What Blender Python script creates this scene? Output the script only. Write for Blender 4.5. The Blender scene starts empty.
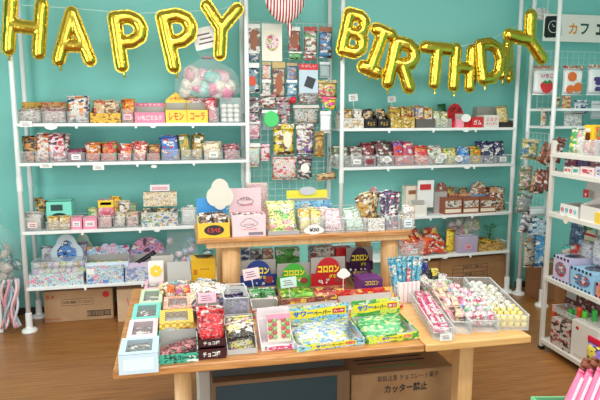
import bpy, bmesh, math, random
from mathutils import Vector, Matrix, noise
R=math.radians
rnd=random.Random(7)
scene=bpy.context.scene
COL=scene.collection
# ---------- camera model ----------
FPX=583.;PITCH=R(8.3);YAW=R(12.0);CH=1.5
cam=bpy.data.cameras.new('camera');cam.sensor_width=36;cam.lens=36*FPX/600;cam.clip_end=60
co=bpy.data.objects.new('camera',cam);COL.objects.link(co)
co.location=(0,0,CH);co.rotation_euler=(R(90)-PITCH,0,-YAW)
scene.camera=co
FW=Vector((math.sin(YAW)*math.cos(PITCH),math.cos(YAW)*math.cos(PITCH),-math.sin(PITCH)))
RT=Vector((math.cos(YAW),-math.sin(YAW),0));UP=RT.cross(FW)
class Frame:
    def __init__(s,ox,oy,deg=0):
        s.o=(ox,oy);s.yaw=R(deg);s.c=math.cos(s.yaw);s.s=math.sin(s.yaw)
    def _r(s,px,py):
        d=FW+RT*((px-300)/FPX)+UP*((200-py)/FPX)
        dx,dy=d.x*s.c+d.y*s.s,-d.x*s.s+d.y*s.c
        ox,oy=-s.o[0],-s.o[1]
        return ox*s.c+oy*s.s,-ox*s.s+oy*s.c,dx,dy,d.z
    def hit(s,px,py,ly):
        ox,oy,dx,dy,dz=s._r(px,py);t=(ly-oy)/dy
        return ox+t*dx,CH+t*dz
    def flat(s,px,py,z):
        ox,oy,dx,dy,dz=s._r(px,py);t=(z-CH)/dz
        return ox+t*dx,oy+t*dy
    def w(s,x,y,z): return Vector((s.o[0]+x*s.c-y*s.s,s.o[1]+x*s.s+y*s.c,z))
G=Frame(0,0,0)
FL=Frame(-1.04,4.22,0)           # left shelf unit, origin at its front left post
FR=Frame(1.225,4.25,3.92)        # right shelf unit
FE=Frame(2.28,3.20,-90)          # rack along the right side, faces left
FS=Frame(2.79,4.28,-90)          # end mesh of the far right unit
# ---------- materials ----------
def lin(v): v/=255.; return v/12.92 if v<=.04045 else ((v+.055)/1.055)**2.4
def C3(c): return (lin(c[0]),lin(c[1]),lin(c[2]),1)
MC={}
def mat(c,rough=.5,metal=0,spec=.5,bump=0,emit=0,coat=0):
    k=('m',c,rough,metal,spec,bump,emit,coat)
    if k in MC: return MC[k]
    m=bpy.data.materials.new('plain');m.use_nodes=True;nt=m.node_tree;b=nt.nodes['Principled BSDF']
    b.inputs['Base Color'].default_value=C3(c);b.inputs['Roughness'].default_value=rough
    b.inputs['Metallic'].default_value=metal;b.inputs['Specular IOR Level'].default_value=spec
    if coat: b.inputs['Coat Weight'].default_value=coat;b.inputs['Coat Roughness'].default_value=.15
    if emit: b.inputs['Emission Color'].default_value=C3(c);b.inputs['Emission Strength'].default_value=emit
    n=nt.nodes.new('ShaderNodeTexNoise');n.inputs['Scale'].default_value=40
    tc=nt.nodes.new('ShaderNodeTexCoord');nt.links.new(tc.outputs['Object'],n.inputs['Vector'])
    bp=nt.nodes.new('ShaderNodeBump');bp.inputs['Strength'].default_value=bump or .03;bp.inputs['Distance'].default_value=.004
    nt.links.new(n.outputs['Fac'],bp.inputs['Height']);nt.links.new(bp.outputs['Normal'],b.inputs['Normal'])
    MC[k]=m;return m
def pm(base,*cols,s=55,rough=.32,metal=0,big=.5):
    """printed packaging: base colour with irregular printed patches"""
    k=('p',base,cols,s,rough,metal,big)
    if k in MC: return MC[k]
    m=bpy.data.materials.new('print');m.use_nodes=True;nt=m.node_tree;b=nt.nodes['Principled BSDF'];L=nt.links.new
    b.inputs['Roughness'].default_value=rough;b.inputs['Metallic'].default_value=metal
    tc=nt.nodes.new('ShaderNodeTexCoord');oi=nt.nodes.new('ShaderNodeObjectInfo')
    mu=nt.nodes.new('ShaderNodeMath');mu.operation='MULTIPLY';mu.inputs[1].default_value=9.;L(oi.outputs['Random'],mu.inputs[0])
    ad=nt.nodes.new('ShaderNodeVectorMath');ad.operation='ADD';L(tc.outputs['Object'],ad.inputs[0]);L(mu.outputs[0],ad.inputs[1])
    n=nt.nodes.new('ShaderNodeTexNoise');n.inputs['Scale'].default_value=s*1.6;n.inputs['Detail'].default_value=1.0;L(ad.outputs[0],n.inputs['Vector'])
    dm=nt.nodes.new('ShaderNodeVectorMath');dm.operation='SCALE';dm.inputs['Scale'].default_value=.16/s;L(n.outputs['Color'],dm.inputs[0])
    a2=nt.nodes.new('ShaderNodeVectorMath');a2.operation='ADD';L(ad.outputs[0],a2.inputs[0]);L(dm.outputs[0],a2.inputs[1])
    mp=nt.nodes.new('ShaderNodeMapping');mp.inputs['Scale'].default_value=(.75,.75,1.25);L(a2.outputs[0],mp.inputs['Vector'])
    v=nt.nodes.new('ShaderNodeTexVoronoi');v.inputs['Scale'].default_value=s*1.35;v.distance='CHEBYCHEV';L(mp.outputs[0],v.inputs['Vector'])
    sp=nt.nodes.new('ShaderNodeSeparateColor');L(v.outputs['Color'],sp.inputs[0])
    r=nt.nodes.new('ShaderNodeValToRGB');r.color_ramp.interpolation='CONSTANT';e=r.color_ramp.elements
    cols=list(cols) or [base];x=.56;step=.44/len(cols)
    e[0].position=0;e[0].color=C3(base);e[1].position=x;e[1].color=C3(cols[0])
    for c in cols[1:]:
        x+=step;q=e.new(min(x,.99));q.color=C3(c)
    L(sp.outputs[0],r.inputs['Fac'])
    # small ink marks
    n2=nt.nodes.new('ShaderNodeTexNoise');n2.inputs['Scale'].default_value=s*4.5;n2.inputs['Detail'].default_value=.5;L(mp.outputs[0],n2.inputs['Vector'])
    th=nt.nodes.new('ShaderNodeMath');th.operation='GREATER_THAN';th.inputs[1].default_value=.60;L(n2.outputs['Fac'],th.inputs[0])
    mx=nt.nodes.new('ShaderNodeMix');mx.data_type='RGBA';L(th.outputs[0],mx.inputs['Factor']);L(r.outputs['Color'],mx.inputs['A'])
    lum=sum(base)/3;mx.inputs['B'].default_value=C3(tuple(int(c*.55) for c in base) if lum>120 else tuple(int(c*.45+110) for c in base))
    L(mx.outputs['Result'],b.inputs['Base Color'])
    MC[k]=m;return m
def check(a,b2,s=90):
    k=('c',a,b2,s)
    if k in MC: return MC[k]
    m=bpy.data.materials.new('gingham');m.use_nodes=True;nt=m.node_tree;b=nt.nodes['Principled BSDF'];L=nt.links.new
    tc=nt.nodes.new('ShaderNodeTexCoord');ch=nt.nodes.new('ShaderNodeTexChecker')
    ch.inputs['Scale'].default_value=s;ch.inputs['Color1'].default_value=C3(a);ch.inputs['Color2'].default_value=C3(b2)
    ad=nt.nodes.new('ShaderNodeVectorMath');ad.operation='ADD';ad.inputs[1].default_value=(.003,.0031,.0033)
    L(tc.outputs['Object'],ad.inputs[0]);L(ad.outputs[0],ch.inputs['Vector']);L(ch.outputs['Color'],b.inputs['Base Color']);b.inputs['Roughness'].default_value=.4
    MC[k]=m;return m
def clear(tint=(235,240,242),a=.13,rough=.12,up=.22):
    k=('g',tint,a,rough,up)
    if k in MC: return MC[k]
    m=bpy.data.materials.new('clear_plastic');m.use_nodes=True;nt=m.node_tree;L=nt.links.new
    nt.nodes.remove(nt.nodes['Principled BSDF']);out=nt.nodes['Material Output']
    t=nt.nodes.new('ShaderNodeBsdfTransparent');g=nt.nodes.new('ShaderNodeBsdfPrincipled')
    g.inputs['Base Color'].default_value=C3(tint);g.inputs['Roughness'].default_value=rough
    lw=nt.nodes.new('ShaderNodeLayerWeight');lw.inputs['Blend'].default_value=.35
    mr=nt.nodes.new('ShaderNodeMapRange');mr.inputs['To Min'].default_value=a;mr.inputs['To Max'].default_value=min(1,a+up)
    mx=nt.nodes.new('ShaderNodeMixShader')
    L(lw.outputs['Facing'],mr.inputs['Value']);L(mr.outputs['Result'],mx.inputs['Fac']);L(t.outputs[0],mx.inputs[1]);L(g.outputs[0],mx.inputs[2]);L(mx.outputs[0],out.inputs['Surface'])
    MC[k]=m;return m
def nodes_mat(name):
    m=bpy.data.materials.new(name);m.use_nodes=True;return m,m.node_tree,m.node_tree.nodes['Principled BSDF'],m.node_tree.links.new
def wood(name,cols,grain=(1.2,14,14),rough=.35,planks=None,coat=0):
    m,nt,b,L=nodes_mat(name)
    tc=nt.nodes.new('ShaderNodeTexCoord');mp=nt.nodes.new('ShaderNodeMapping');mp.inputs['Scale'].default_value=grain
    L(tc.outputs['Object'],mp.inputs['Vector'])
    n=nt.nodes.new('ShaderNodeTexNoise');n.inputs['Scale'].default_value=3;n.inputs['Detail'].default_value=7;n.inputs['Distortion'].default_value=.6;L(mp.outputs[0],n.inputs['Vector'])
    r=nt.nodes.new('ShaderNodeValToRGB');e=r.color_ramp.elements;e[0].position=.3;e[0].color=C3(cols[0]);e[1].position=.72;e[1].color=C3(cols[-1])
    if len(cols)>2: q=e.new(.52);q.color=C3(cols[1])
    L(n.outputs['Fac'],r.inputs['Fac']);last=r.outputs['Color']
    if planks:
        br=nt.nodes.new('ShaderNodeTexBrick');br.inputs['Scale'].default_value=1;br.inputs['Brick Width'].default_value=planks[0];br.inputs['Row Height'].default_value=planks[1]
        br.inputs['Mortar Size'].default_value=planks[2];br.inputs['Color1'].default_value=(.94,.94,.94,1);br.inputs['Color2'].default_value=(1.0,1.0,1.0,1);br.inputs['Mortar'].default_value=(.72,.70,.68,1)
        L(tc.outputs['Object'],br.inputs['Vector'])
        mx=nt.nodes.new('ShaderNodeMix');mx.data_type='RGBA';mx.blend_type='MULTIPLY';mx.inputs['Factor'].default_value=1
        L(last,mx.inputs['A']);L(br.outputs['Color'],mx.inputs['B']);last=mx.outputs['Result']
    L(last,b.inputs['Base Color']);b.inputs['Roughness'].default_value=rough
    bp=nt.nodes.new('ShaderNodeBump');bp.inputs['Strength'].default_value=.12;bp.inputs['Distance'].default_value=.003;L(n.outputs['Fac'],bp.inputs['Height']);L(bp.outputs['Normal'],b.inputs['Normal'])
    return m
def wallmat(name,c):
    m,nt,b,L=nodes_mat(name)
    tc=nt.nodes.new('ShaderNodeTexCoord');n=nt.nodes.new('ShaderNodeTexNoise');n.inputs['Scale'].default_value=180;n.inputs['Detail'].default_value=4;L(tc.outputs['Object'],n.inputs['Vector'])
    bp=nt.nodes.new('ShaderNodeBump');bp.inputs['Strength'].default_value=.12;bp.inputs['Distance'].default_value=.002;L(n.outputs['Fac'],bp.inputs['Height']);L(bp.outputs['Normal'],b.inputs['Normal'])
    b.inputs['Base Color'].default_value=C3(c);b.inputs['Roughness'].default_value=.75;return m
WHITE=mat((236,238,236),.35);PAPER=mat((240,240,236),.6);BLACK=mat((22,22,24),.4);GREYC=mat((176,172,166),.7)
INK=mat((60,55,60),.6);REDINK=mat((205,40,45),.5);PINK=mat((245,200,210),.55)
KRAFT=wood('kraft',[(184,146,108),(194,156,118)],(3,60,3),.75);KRAFTD=mat((150,112,76),.8)
STEEL=mat((236,238,238),.3,0,.5);CLR=clear();CLRB=clear((240,244,246),.45,.2);FILM=clear((240,246,248),.12,.08);WFILM=clear((240,246,248),.03,.1,.12)
WOODT=wood('table_wood',[(158,98,48),(192,134,78),(212,156,98)],(2.2,26,26),.32)
WOODP=wood('pine_wood',[(212,160,104),(230,186,132)],(22,22,1.6),.4)
WIRE=mat((214,222,220),.35,.3)
# ---------- mesh helpers ----------
def obj(name,bm,m,parent=None,loc=None,rot=None,smooth=False):
    me=bpy.data.meshes.new(name);bm.to_mesh(me);bm.free();me.materials.append(m)
    if smooth:
        for p in me.polygons:p.use_smooth=True
    o=bpy.data.objects.new(name,me);COL.objects.link(o)
    if parent:o.parent=parent
    if loc is not None:o.location=loc
    if rot is not None:o.rotation_euler=rot
    return o
def tag(o,label=None,cat=None,grp=None,kind=None):
    if label:o['label']=label
    if cat:o['category']=cat
    if grp:o['group']=grp
    if kind:o['kind']=kind
    return o
def bx(bm,x0,x1,y0,y1,z0,z1,bev=0):
    vs=[bm.verts.new(p) for p in((x0,y0,z0),(x1,y0,z0),(x1,y1,z0),(x0,y1,z0),(x0,y0,z1),(x1,y0,z1),(x1,y1,z1),(x0,y1,z1))]
    fs=[bm.faces.new([vs[i] for i in f]) for f in((0,3,2,1),(4,5,6,7),(0,1,5,4),(1,2,6,5),(2,3,7,6),(3,0,4,7))]
    if bev:
        es=list({e for f in fs for e in f.edges});bmesh.ops.bevel(bm,geom=es,offset=bev,segments=2,affect='EDGES',profile=.5)
def BX(*a,**k):
    bm=bmesh.new();bx(bm,*a,**k);return bm
def hexa(bm,b,t):
    """b,t: four bottom and four top points"""
    vs=[bm.verts.new(p) for p in list(b)+list(t)]
    for f in((0,3,2,1),(4,5,6,7),(0,1,5,4),(1,2,6,5),(2,3,7,6),(3,0,4,7)): bm.faces.new([vs[i] for i in f])
def lathe(bm,prof,n=20,cx=0,cy=0,z0=0):
    rings=[]
    for r,z in prof:
        rings.append([bm.verts.new((cx+r*math.cos(2*math.pi*i/n),cy+r*math.sin(2*math.pi*i/n),z0+z)) for i in range(n)])
    for a,b in zip(rings,rings[1:]):
        for i in range(n): bm.faces.new((a[i],a[(i+1)%n],b[(i+1)%n],b[i]))
    bm.faces.new(rings[0][::-1]);bm.faces.new(rings[-1])
def tube(bm,pts,r,n=8,cap=True):
    pts=[Vector(p) for p in pts];rings=[]
    for i,p in enumerate(pts):
        d=(pts[min(i+1,len(pts)-1)]-pts[max(i-1,0)]).normalized()
        a=Vector((0,0,1)) if abs(d.z)<.9 else Vector((1,0,0))
        u=d.cross(a).normalized();v=d.cross(u)
        rr=r[i] if isinstance(r,(list,tuple)) else r
        rings.append([bm.verts.new(p+u*rr*math.cos(2*math.pi*k/n)+v*rr*math.sin(2*math.pi*k/n)) for k in range(n)])
    for a,b in zip(rings,rings[1:]):
        for k in range(n): bm.faces.new((a[k],a[(k+1)%n],b[(k+1)%n],b[k]))
    if cap: bm.faces.new(rings[0][::-1]);bm.faces.new(rings[-1])
def prism(bm,pts,y0,y1):
    """outline pts (x,z) extruded between y0 and y1"""
    a=[bm.verts.new((x,y0,z)) for x,z in pts];b=[bm.verts.new((x,y1,z)) for x,z in pts]
    bm.faces.new(a);bm.faces.new(b[::-1]);n=len(pts)
    for i in range(n): bm.faces.new((a[i],b[i],b[(i+1)%n],a[(i+1)%n]))
def T(name,label,cat,fr,x,y,z,rz=0,grp=None,rx=0,ry=0):
    o=bpy.data.objects.new(name,None);COL.objects.link(o);o.empty_display_size=.03
    o.location=fr.w(x,y,z);o.rotation_euler=(rx,ry,fr.yaw+rz);tag(o,label,cat,grp);return o
def put(o,fr,x,y,z,rz=0,rx=0,ry=0):
    o.location=fr.w(x,y,z);o.rotation_euler=(rx,ry,fr.yaw+rz);return o
TX={}
def text(s,cx,cz,w,h,m,parent,y=-.0016,bold=.0,name='lettering',rot=(math.pi/2,0,0),x=None,keep=False,tilt=0):
    """printed lettering fitted into w x h on the front (facing -Y)"""
    k=(s,bold)
    if k not in TX:
        cu=bpy.data.curves.new('t','FONT');cu.body=s;cu.size=1;cu.offset=bold;cu.resolution_u=2;cu.align_x='CENTER'
        o=bpy.data.objects.new('t',cu);COL.objects.link(o);dg=bpy.context.evaluated_depsgraph_get();dg.update()
        me=bpy.data.meshes.new_from_object(o.evaluated_get(dg));bpy.data.objects.remove(o);bpy.data.curves.remove(cu)
        xs=[v.co.x for v in me.vertices] or [0,1];ys=[v.co.y for v in me.vertices] or [0,1]
        ax,ay=(min(xs)+max(xs))/2,(min(ys)+max(ys))/2
        for v in me.vertices: v.co.x-=ax;v.co.y-=ay;v.co.z=0
        TX[k]=(me,max(max(xs)-min(xs),1e-3),max(max(ys)-min(ys),1e-3))
    me,tw,th=TX[k];me=me.copy();me.materials.clear();me.materials.append(m)
    sx,sy=w/tw,h/th
    if keep: sx=sy=min(sx,sy)
    M=Matrix.Rotation(tilt,4,'Z')@Matrix.Diagonal((sx,sy,1,1))
    me.transform(M)
    o=bpy.data.objects.new(name,me);COL.objects.link(o);o.parent=parent;o.location=(cx,y,cz);o.rotation_euler=rot;return o
# ---------- outlines ----------
def arc(cx,cz,rx,rz,a0,a1,n=14): return [(cx+rx*math.cos(R(a0+(a1-a0)*i/n)),cz+rz*math.sin(R(a0+(a1-a0)*i/n))) for i in range(n+1)]
def head_outline(kind,w,h0,h1):
    a,b=-w/2,w/2
    if kind=='arch':
        m=h0+(h1-h0)*.5
        return [(a,h0),(b,h0),(b,m)]+arc(0,m,w*.36,h1-m,0,180)+[(a,m)]
    if kind=='peak':
        return [(a,h0),(b,h0),(b,h0+(h1-h0)*.55),(w*.3,h0+(h1-h0)*.75),(0,h1),(-w*.3,h0+(h1-h0)*.75),(a,h0+(h1-h0)*.55)]
    if kind=='dome': return [(a,h0),(b,h0)]+arc(0,h0+.2*(h1-h0),w/2,(h1-h0)*.8,0,180)
    return [(a,h0),(b,h0),(b,h1),(a,h1)]
def cloud_pts(w,h,lobes=((0,.66,.33),(.21,.42,.30),(-.21,.42,.30),(0,.27,.27))):
    # radial union of circles
    out=[];n=56
    for i in range(n):
        a=2*math.pi*i/n;dx,dz=math.cos(a),math.sin(a);best=0.05
        for cx,cz,r in lobes:
            ox,oz=-cx,.4-cz;bb=ox*dx+oz*dz;cc=ox*ox+oz*oz-r*r;disc=bb*bb-cc
            if disc>=0: best=max(best,-bb+math.sqrt(disc))
        out.append((dx*best*w,(dz*best+.4)*h))
    return out
# ---------- product builders (all coordinates local to the thing, front at y=0, facing -Y) ----------
def open_box(bm,w,d,hf,hb,t=.003,flare=0,hs=None):
    """open-topped box: low front, side walls sloping up to the back"""
    a,b=-w/2,w/2;hs=hb if hs is None else hs
    bx(bm,a,b,0,d,0,t)
    bx(bm,a,b,0,t,t,hf);bx(bm,a,b,d-t,d,t,hb)
    for x0,x1 in((a,a+t),(b-t,b)):
        hexa(bm,[(x0,t,t),(x1,t,t),(x1,d-t,t),(x0,d-t,t)],[(x0,t,hf),(x1,t,hf),(x1,d-t,hs),(x0,d-t,hs)])
def rim(bm,w,d,h,r=.0025):
    tube(bm,[(-w/2,0,h),(w/2,0,h),(w/2,d,h),(-w/2,d,h),(-w/2,0,h)],r,6)
class Slot: pass
def info(root,fr,x,y,z,w,d,h):
    s=Slot();s.root=root;s.fr=fr;s.x=x;s.y=y;s.z=z;s.w=w;s.d=d;s.h=h;return s
def clear_bin(fr,ly,x0,x1,yt,z,label,d=.16,m=None,tagm=None,grp=None,name='clear_bin'):
    py=yt;X0,_=fr.hit(x0,yt+8,ly);X1,Zt=fr.hit(x1,yt+4,ly);_,Zt=fr.hit((x0+x1)/2,yt,ly)
    w=X1-X0-.004;h=max(Zt-z,.035);x=(X0+X1)/2
    r=T(name,label,'container',fr,x,ly,z,grp=grp)
    bm=bmesh.new();open_box(bm,w,d,h,h,.002);obj('bin_body',bm,m or CLR,r)
    bm=bmesh.new();rim(bm,w,d,h);obj('rim',bm,CLRB,r,smooth=True)
    if tagm:
        tw=min(w*.7,.06);obj('price_tag',BX(-tw/2,tw/2,-.003,-.0015,h*.25,h*.25+.038,bev=0),tagm,r,rot=(0,0,0))
        bm=bmesh.new()
        for k in range(2): bx(bm,-tw*.33,tw*.33,-.0038,-.003,h*.25+.010+k*.011,h*.25+.014+k*.011)
        obj('lettering',bm,INK,r)
    return info(r,fr,x,ly,z,w,d,h)
def packet_bm(w,h,t,seam=.008,wr=.0015,rs=1):
    bm=bmesh.new();nx,nz=8,10;q=random.Random(rs);sides=[]
    for sg in(-1,1):
        g=[]
        for j in range(nz+1):
            row=[]
            for i in range(nx+1):
                u=2*i/nx-1;v=2*j/nz-1
                f=max(0,(1-abs(u)**3.5))*max(0,(1-abs(v)**3.5))
                z=h/2+v*(h/2-seam);x=u*w/2*(1-.05*(1-v*v)*abs(u))
                y=sg*(t/2*f**.6)+(q.uniform(-wr,wr) if 0<i<nx and 0<j<nz else 0)
                row.append(bm.verts.new((x,y,z)))
            g.append(row)
        sides.append(g)
        for j in range(nz):
            for i in range(nx):
                f=(g[j][i],g[j][i+1],g[j+1][i+1],g[j+1][i]);bm.faces.new(f if sg<0 else f[::-1])
    bx(bm,-w/2,w/2,-.0006,.0006,0,seam*1.05);bx(bm,-w/2,w/2,-.0006,.0006,h-seam*1.05,h)
    bmesh.ops.remove_doubles(bm,verts=bm.verts,dist=.00005)
    return bm
def packs(s,n,m,ytop,what,where,wf=.8,t=.012,lean=12,wobble=9,name='snack_packet',grp=None,lay=None,cat='packet',side=1,hmin=.05):
    """n packets standing one behind another (and side by side) in slot s"""
    ms=m if isinstance(m,(list,tuple)) else [m]

    # height from the pixel of the top: project through plane at mid depth
    px=s.px;_,zt=s.fr.hit(px,ytop,s.y+s.d*.45)
    h=max(hmin,(zt-s.z-.004)/math.cos(R(lean)))
    w=s.w*wf/side if side>1 else s.w*wf
    label=f'{what} packet in {where}'
    protos={}
    for i in range(n):
        k=i%side;j=i//side;rows=max(1,math.ceil(n/side))
        mm=ms[i%len(ms)];hh=h*rnd.uniform(.9,1.04) if i else h
        key=(id(mm),int(i%2))
        if key in protos:
            o=protos[key].copy();COL.objects.link(o)
        else:
            o=obj(name,packet_bm(w,h,t,rs=i+1),mm,smooth=True);protos[key]=o
        o.scale=(1,1,hh/h)
        yy=s.y+s.d*(.12+.62*(j+.3)/rows);xx=s.x+(0 if side==1 else (k-(side-1)/2)*s.w*.92/side)+rnd.uniform(-.004,.004)
        put(o,s.fr,xx,yy,s.z+.005,rz=R(rnd.uniform(-4,4)),rx=-R(lean),ry=R(rnd.uniform(-wobble,wobble)))
        tag(o,label,cat,grp or label+'s'.replace('packet','packets'))
        o['group']=grp or f'{what} packets in {where}'
def binp(fr,ly,sh,x0,x1,yb,z,what,m,pt,n=3,d=.16,tagm=None,wf=1.0,side=1,t=.016,lean=12,word='packets',cm=None):
    s=clear_bin(fr,ly,x0,x1,yb,z,f'clear plastic bin of {what} {word} on the {sh}',d,tagm=tagm,m=cm);s.px=(x0+x1)/2
    packs(s,n,m,pt,what,f'a clear bin on the {sh}',wf=wf,side=side,t=t,lean=lean);return s
def tray(fr,ly,x0,x1,yf,yt,z,label,m,d=.15,hm=None,kind='rect',inner=None,name='display_box',hb=None,txt=None,ftxt=None,bend=0,sides=None,cat='box',grp=None,rz=0,zt=None,hf=None):
    """printed cardboard display box with a raised header card at the back"""
    X0,_=fr.hit(x0,yf+6,ly);X1,_=fr.hit(x1,yf+6,ly)
    xm=(x0+x1)/2
    hf_=hf if hf else max(.02,fr.hit(xm,yf,ly)[1]-z)
    ht=zt-z if zt else fr.hit(xm,yt,ly+d)[1]-z
    w=X1-X0-.003;x=(X0+X1)/2
    r=T(name,label,cat,fr,x,ly,z,rz=rz,grp=grp)
    hs=sides if sides else min(ht,hf_*1.6)
    bm=bmesh.new();open_box(bm,w,d,hf_,hs,.003,hs=hs);obj('tray_body',bm,m,r)
    bm=bmesh.new();bx(bm,-w/2+.004,w/2-.004,.004,d-.004,.003,.005)
    bx(bm,-w/2+.0035,-w/2+.0045,.004,d-.004,.004,hf_*.98);bx(bm,w/2-.0045,w/2-.0035,.004,d-.004,.004,hf_*.98);bx(bm,-w/2+.004,w/2-.004,d-.0042,d-.0034,.004,hs);obj('inner_lining',bm,inner or GREYC,r)
    if kind and ht>hs*.9:
        bm=bmesh.new();prism(bm,head_outline(kind,w,hs*.6 if ht>hs else 0,ht),d,d+.003);obj('header_card',bm,hm or m,r)
        if txt: text(txt[0],0,hs+(ht-hs)*txt[1],w*txt[2],(ht-hs)*txt[3],txt[4],r,y=d-.0054,bold=.02)
    if ftxt: text(ftxt[0],0,hf_*.5,w*ftxt[1],hf_*ftxt[2],ftxt[3],r,y=-.0008,bold=.02)
    s=info(r,fr,x,ly,z,w,d,ht);s.px=xm;s.hf=hf_;s.hs=hs;return s
def carton(fr,ly,x0,x1,yt,z,label,m,d=.12,name='candy_box',txt=None,panel=None,bev=.0015,cat='box',yb=None,grp=None,rz=0,lid=None,h=None):
    yb_=yb or yt+10
    X0,_=fr.hit(x0,yb_,ly);X1,_=fr.hit(x1,yb_,ly);xm=(x0+x1)/2
    h=h or fr.hit(xm,yt,ly)[1]-z;w=X1-X0-.003;x=(X0+X1)/2
    r=T(name,label,cat,fr,x,ly,z,rz=rz,grp=grp)
    obj('box_body',BX(-w/2,w/2,0,d,0,h,bev=bev),m,r)
    if lid: obj('lid',BX(-w/2-.001,w/2+.001,-.001,d+.001,h-.012,h+.001,bev=.0008),lid,r)
    for p in panel or []:
        px_,pz,pw,ph,pmt=p;obj('printed_panel',BX(px_*w-pw*w/2,px_*w+pw*w/2,-.0012,.0005,(pz-ph/2)*h,(pz+ph/2)*h),pmt,r)
    for p in txt or []:
        sx,px_,pz,pw,ph,pmt=p;text(sx,px_*w,pz*h,pw*w,ph*h,pmt,r,bold=.015)
    s=info(r,fr,x,ly,z,w,d,h);s.px=xm;return s
def card(fr,ly,x0,x1,y0,y1,label,m=None,kind='rect',name='price_card',rz=0,ry=0,rx=0,marks=True,t=.0015,stick=0,cat='sign',grp=None):
    """small card standing or hanging at plane ly, pixel box x0..x1, y0(top)..y1"""
    xa,za=fr.hit(x0,y1,ly);xb,zb=fr.hit(x1,y0,ly);w=xb-xa;h=zb-za
    r=T(name,label,cat,fr,(xa+xb)/2,ly,za,rz=rz,ry=ry,rx=rx,grp=grp)
    bm=bmesh.new()
    if kind=='cloud': prism(bm,cloud_pts(w,h),-t,0)
    elif kind=='round': prism(bm,arc(0,h/2,w/2,h/2,0,345,22),-t,0)
    else: bx(bm,-w/2,w/2,-t,0,0,h)
    obj('card_face',bm,m or PAPER,r)
    if marks:
        bm=bmesh.new()
        for k in range(3): bx(bm,-w*(.34-.08*(k%2)),w*(.30-.06*k),-t-.0006,-t,h*(.24+.20*k),h*(.31+.20*k))
        obj('lettering',bm,mat((120,90,104),.6),r)
    if stick:
        bm=bmesh.new();tube(bm,[(0,.003,h*.5),(0,.006,-stick)],.0022,6);obj('stick',bm,WHITE,r)
    return r
def hang(fr,ly,x0,x1,y0,y1,label,m,hm=None,hf=.16,t=.014,name='hanging_packet',panel=None,ry=0,card_=False,rzz=0):
    """packet hanging on a mesh hook: header strip with hole, film body"""
    xa,za=fr.hit(x0,y1,ly);xb,zb=fr.hit(x1,y0,ly);w=xb-xa;h=zb-za
    r=T(name,label,'packet',fr,(xa+xb)/2,ly,za,ry=ry,rz=rzz)
    if card_: obj('backing_card',BX(-w/2,w/2,-.003,0,0,h,bev=.0008),m,r)
    else: obj('pouch',packet_bm(w,h*(1-hf)+.004,t),m,r,smooth=True)
    obj('header_strip',BX(-w/2,w/2,-.0045,-.0025,h*(1-hf),h),hm or m,r)
    if panel: 
        bm=bmesh.new();prism(bm,[(x*w,z*h) for x,z in panel[0]],-t*.5-.004,-.003) ;obj('printed_panel',bm,panel[1],r)
    bm=bmesh.new();tube(bm,[(0,.012,h-.006),(0,-.012,h-.006),(0,-.018,h-.002)],.0018,6);obj('hook',bm,WIRE,r)
    return r
OV=lambda cx,cz,rx,rz:arc(cx,cz,rx,rz,0,340,17)
# ---------- room ----------
def struct(name,bm,m,**k):
    o=obj(name,bm,m,**k);o['kind']='structure';return o
FLOORM=wood('floor_wood',[(128,80,38),(158,104,54),(176,122,66)],(1.0,26,1),.30,planks=(1.8,.075,.0012))
TEAL=wallmat('teal_wall',(134,208,200))
struct('floor',BX(-2.6,4.2,-1.5,4.72,-.05,0),FLOORM)
struct('wall_back',BX(-2.6,2.87,4.60,4.72,0,2.75),TEAL)
struct('wall_back_step',BX(2.87,4.2,4.46,4.72,0,2.75),TEAL)['kind']='structure'
struct('wall_right',BX(3.66,3.78,-1.5,4.46,0,2.75),TEAL)
struct('ceiling',BX(-2.6,4.2,-1.5,4.72,2.75,2.82),wallmat('ceiling_white',(232,232,226)))
struct('baseboard_back',BX(-2.6,2.87,4.588,4.60,0,.055,bev=.002),mat((52,46,44),.5))
struct('baseboard_right',BX(2.872,3.655,4.448,4.46,0,.055,bev=.002),mat((52,46,44),.5))
# ---------- pole shelf units ----------
def pole(root,x,y,h=2.74,foot=True,r=.0165,sleeve=.30):
    bm=bmesh.new();lathe(bm,[(r,.0),(r,h)],18,x,y);o=obj('pole',bm,STEEL,root,smooth=True)
    bm=bmesh.new();lathe(bm,[(.052,0),(.052,.008),(.046,.018),(.026,.026),(.0225,.04),(.0225,.13),(.019,.135)],24,x,y);obj('foot',bm,STEEL,o,smooth=False)
    bm=bmesh.new();lathe(bm,[(.0195,0),(.0195,.10)],14,x,y,h*.36);obj('joint_sleeve',bm,STEEL,o,smooth=False)
def shelf_unit(fr,W,D,levels,label,cat='shelf'):
    r=T('shelf_unit',label,cat,fr,0,0,0)
    for x in(0,W):
        for y in(0,D): pole(r,x,y)
    for z in levels:
        bm=bmesh.new();bx(bm,0,W,-.018,D+.01,z-.022,z,bev=.003);s=obj('shelf_board',bm,STEEL,r)
        bm=bmesh.new()
        for x in(0,W):
            tube(bm,[(x,0,z+.065),(x,D,z+.065)],.004,6)
        tube(bm,[(0,D,z+.065),(W,D,z+.065)],.004,6);obj('guard_rail',bm,STEEL,s,smooth=True)
        for k in range(3):
            cx=W*(.25+.25*k);obj('shelf_clip',BX(cx-.008,cx+.008,-.024,-.016,z-.036,z-.018,bev=.001),WHITE,s)
    return r
ZL=[.315,.71,1.18,1.445];ZR=[.37,.70,1.105,1.40]
shelf_unit(FL,1.55,.30,ZL,'white pole shelf unit on the left under the first balloon word')
shelf_unit(FR,1.51,.30,ZR,'white pole shelf unit on the right under the second balloon word')
SM=Frame(2.80,4.28,0)
r=T('shelf_unit','white pole shelf unit in the far right corner behind the low rack','shelf',SM,0,0,0)
for x,y in((0,0),(0,-.32),(.8,0)): pole(r,x,y)
for z in(1.415,1.55):
    obj('shelf_board',BX(.0,.8,-.30,.02,z-.02,z,bev=.002),STEEL,r)
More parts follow.
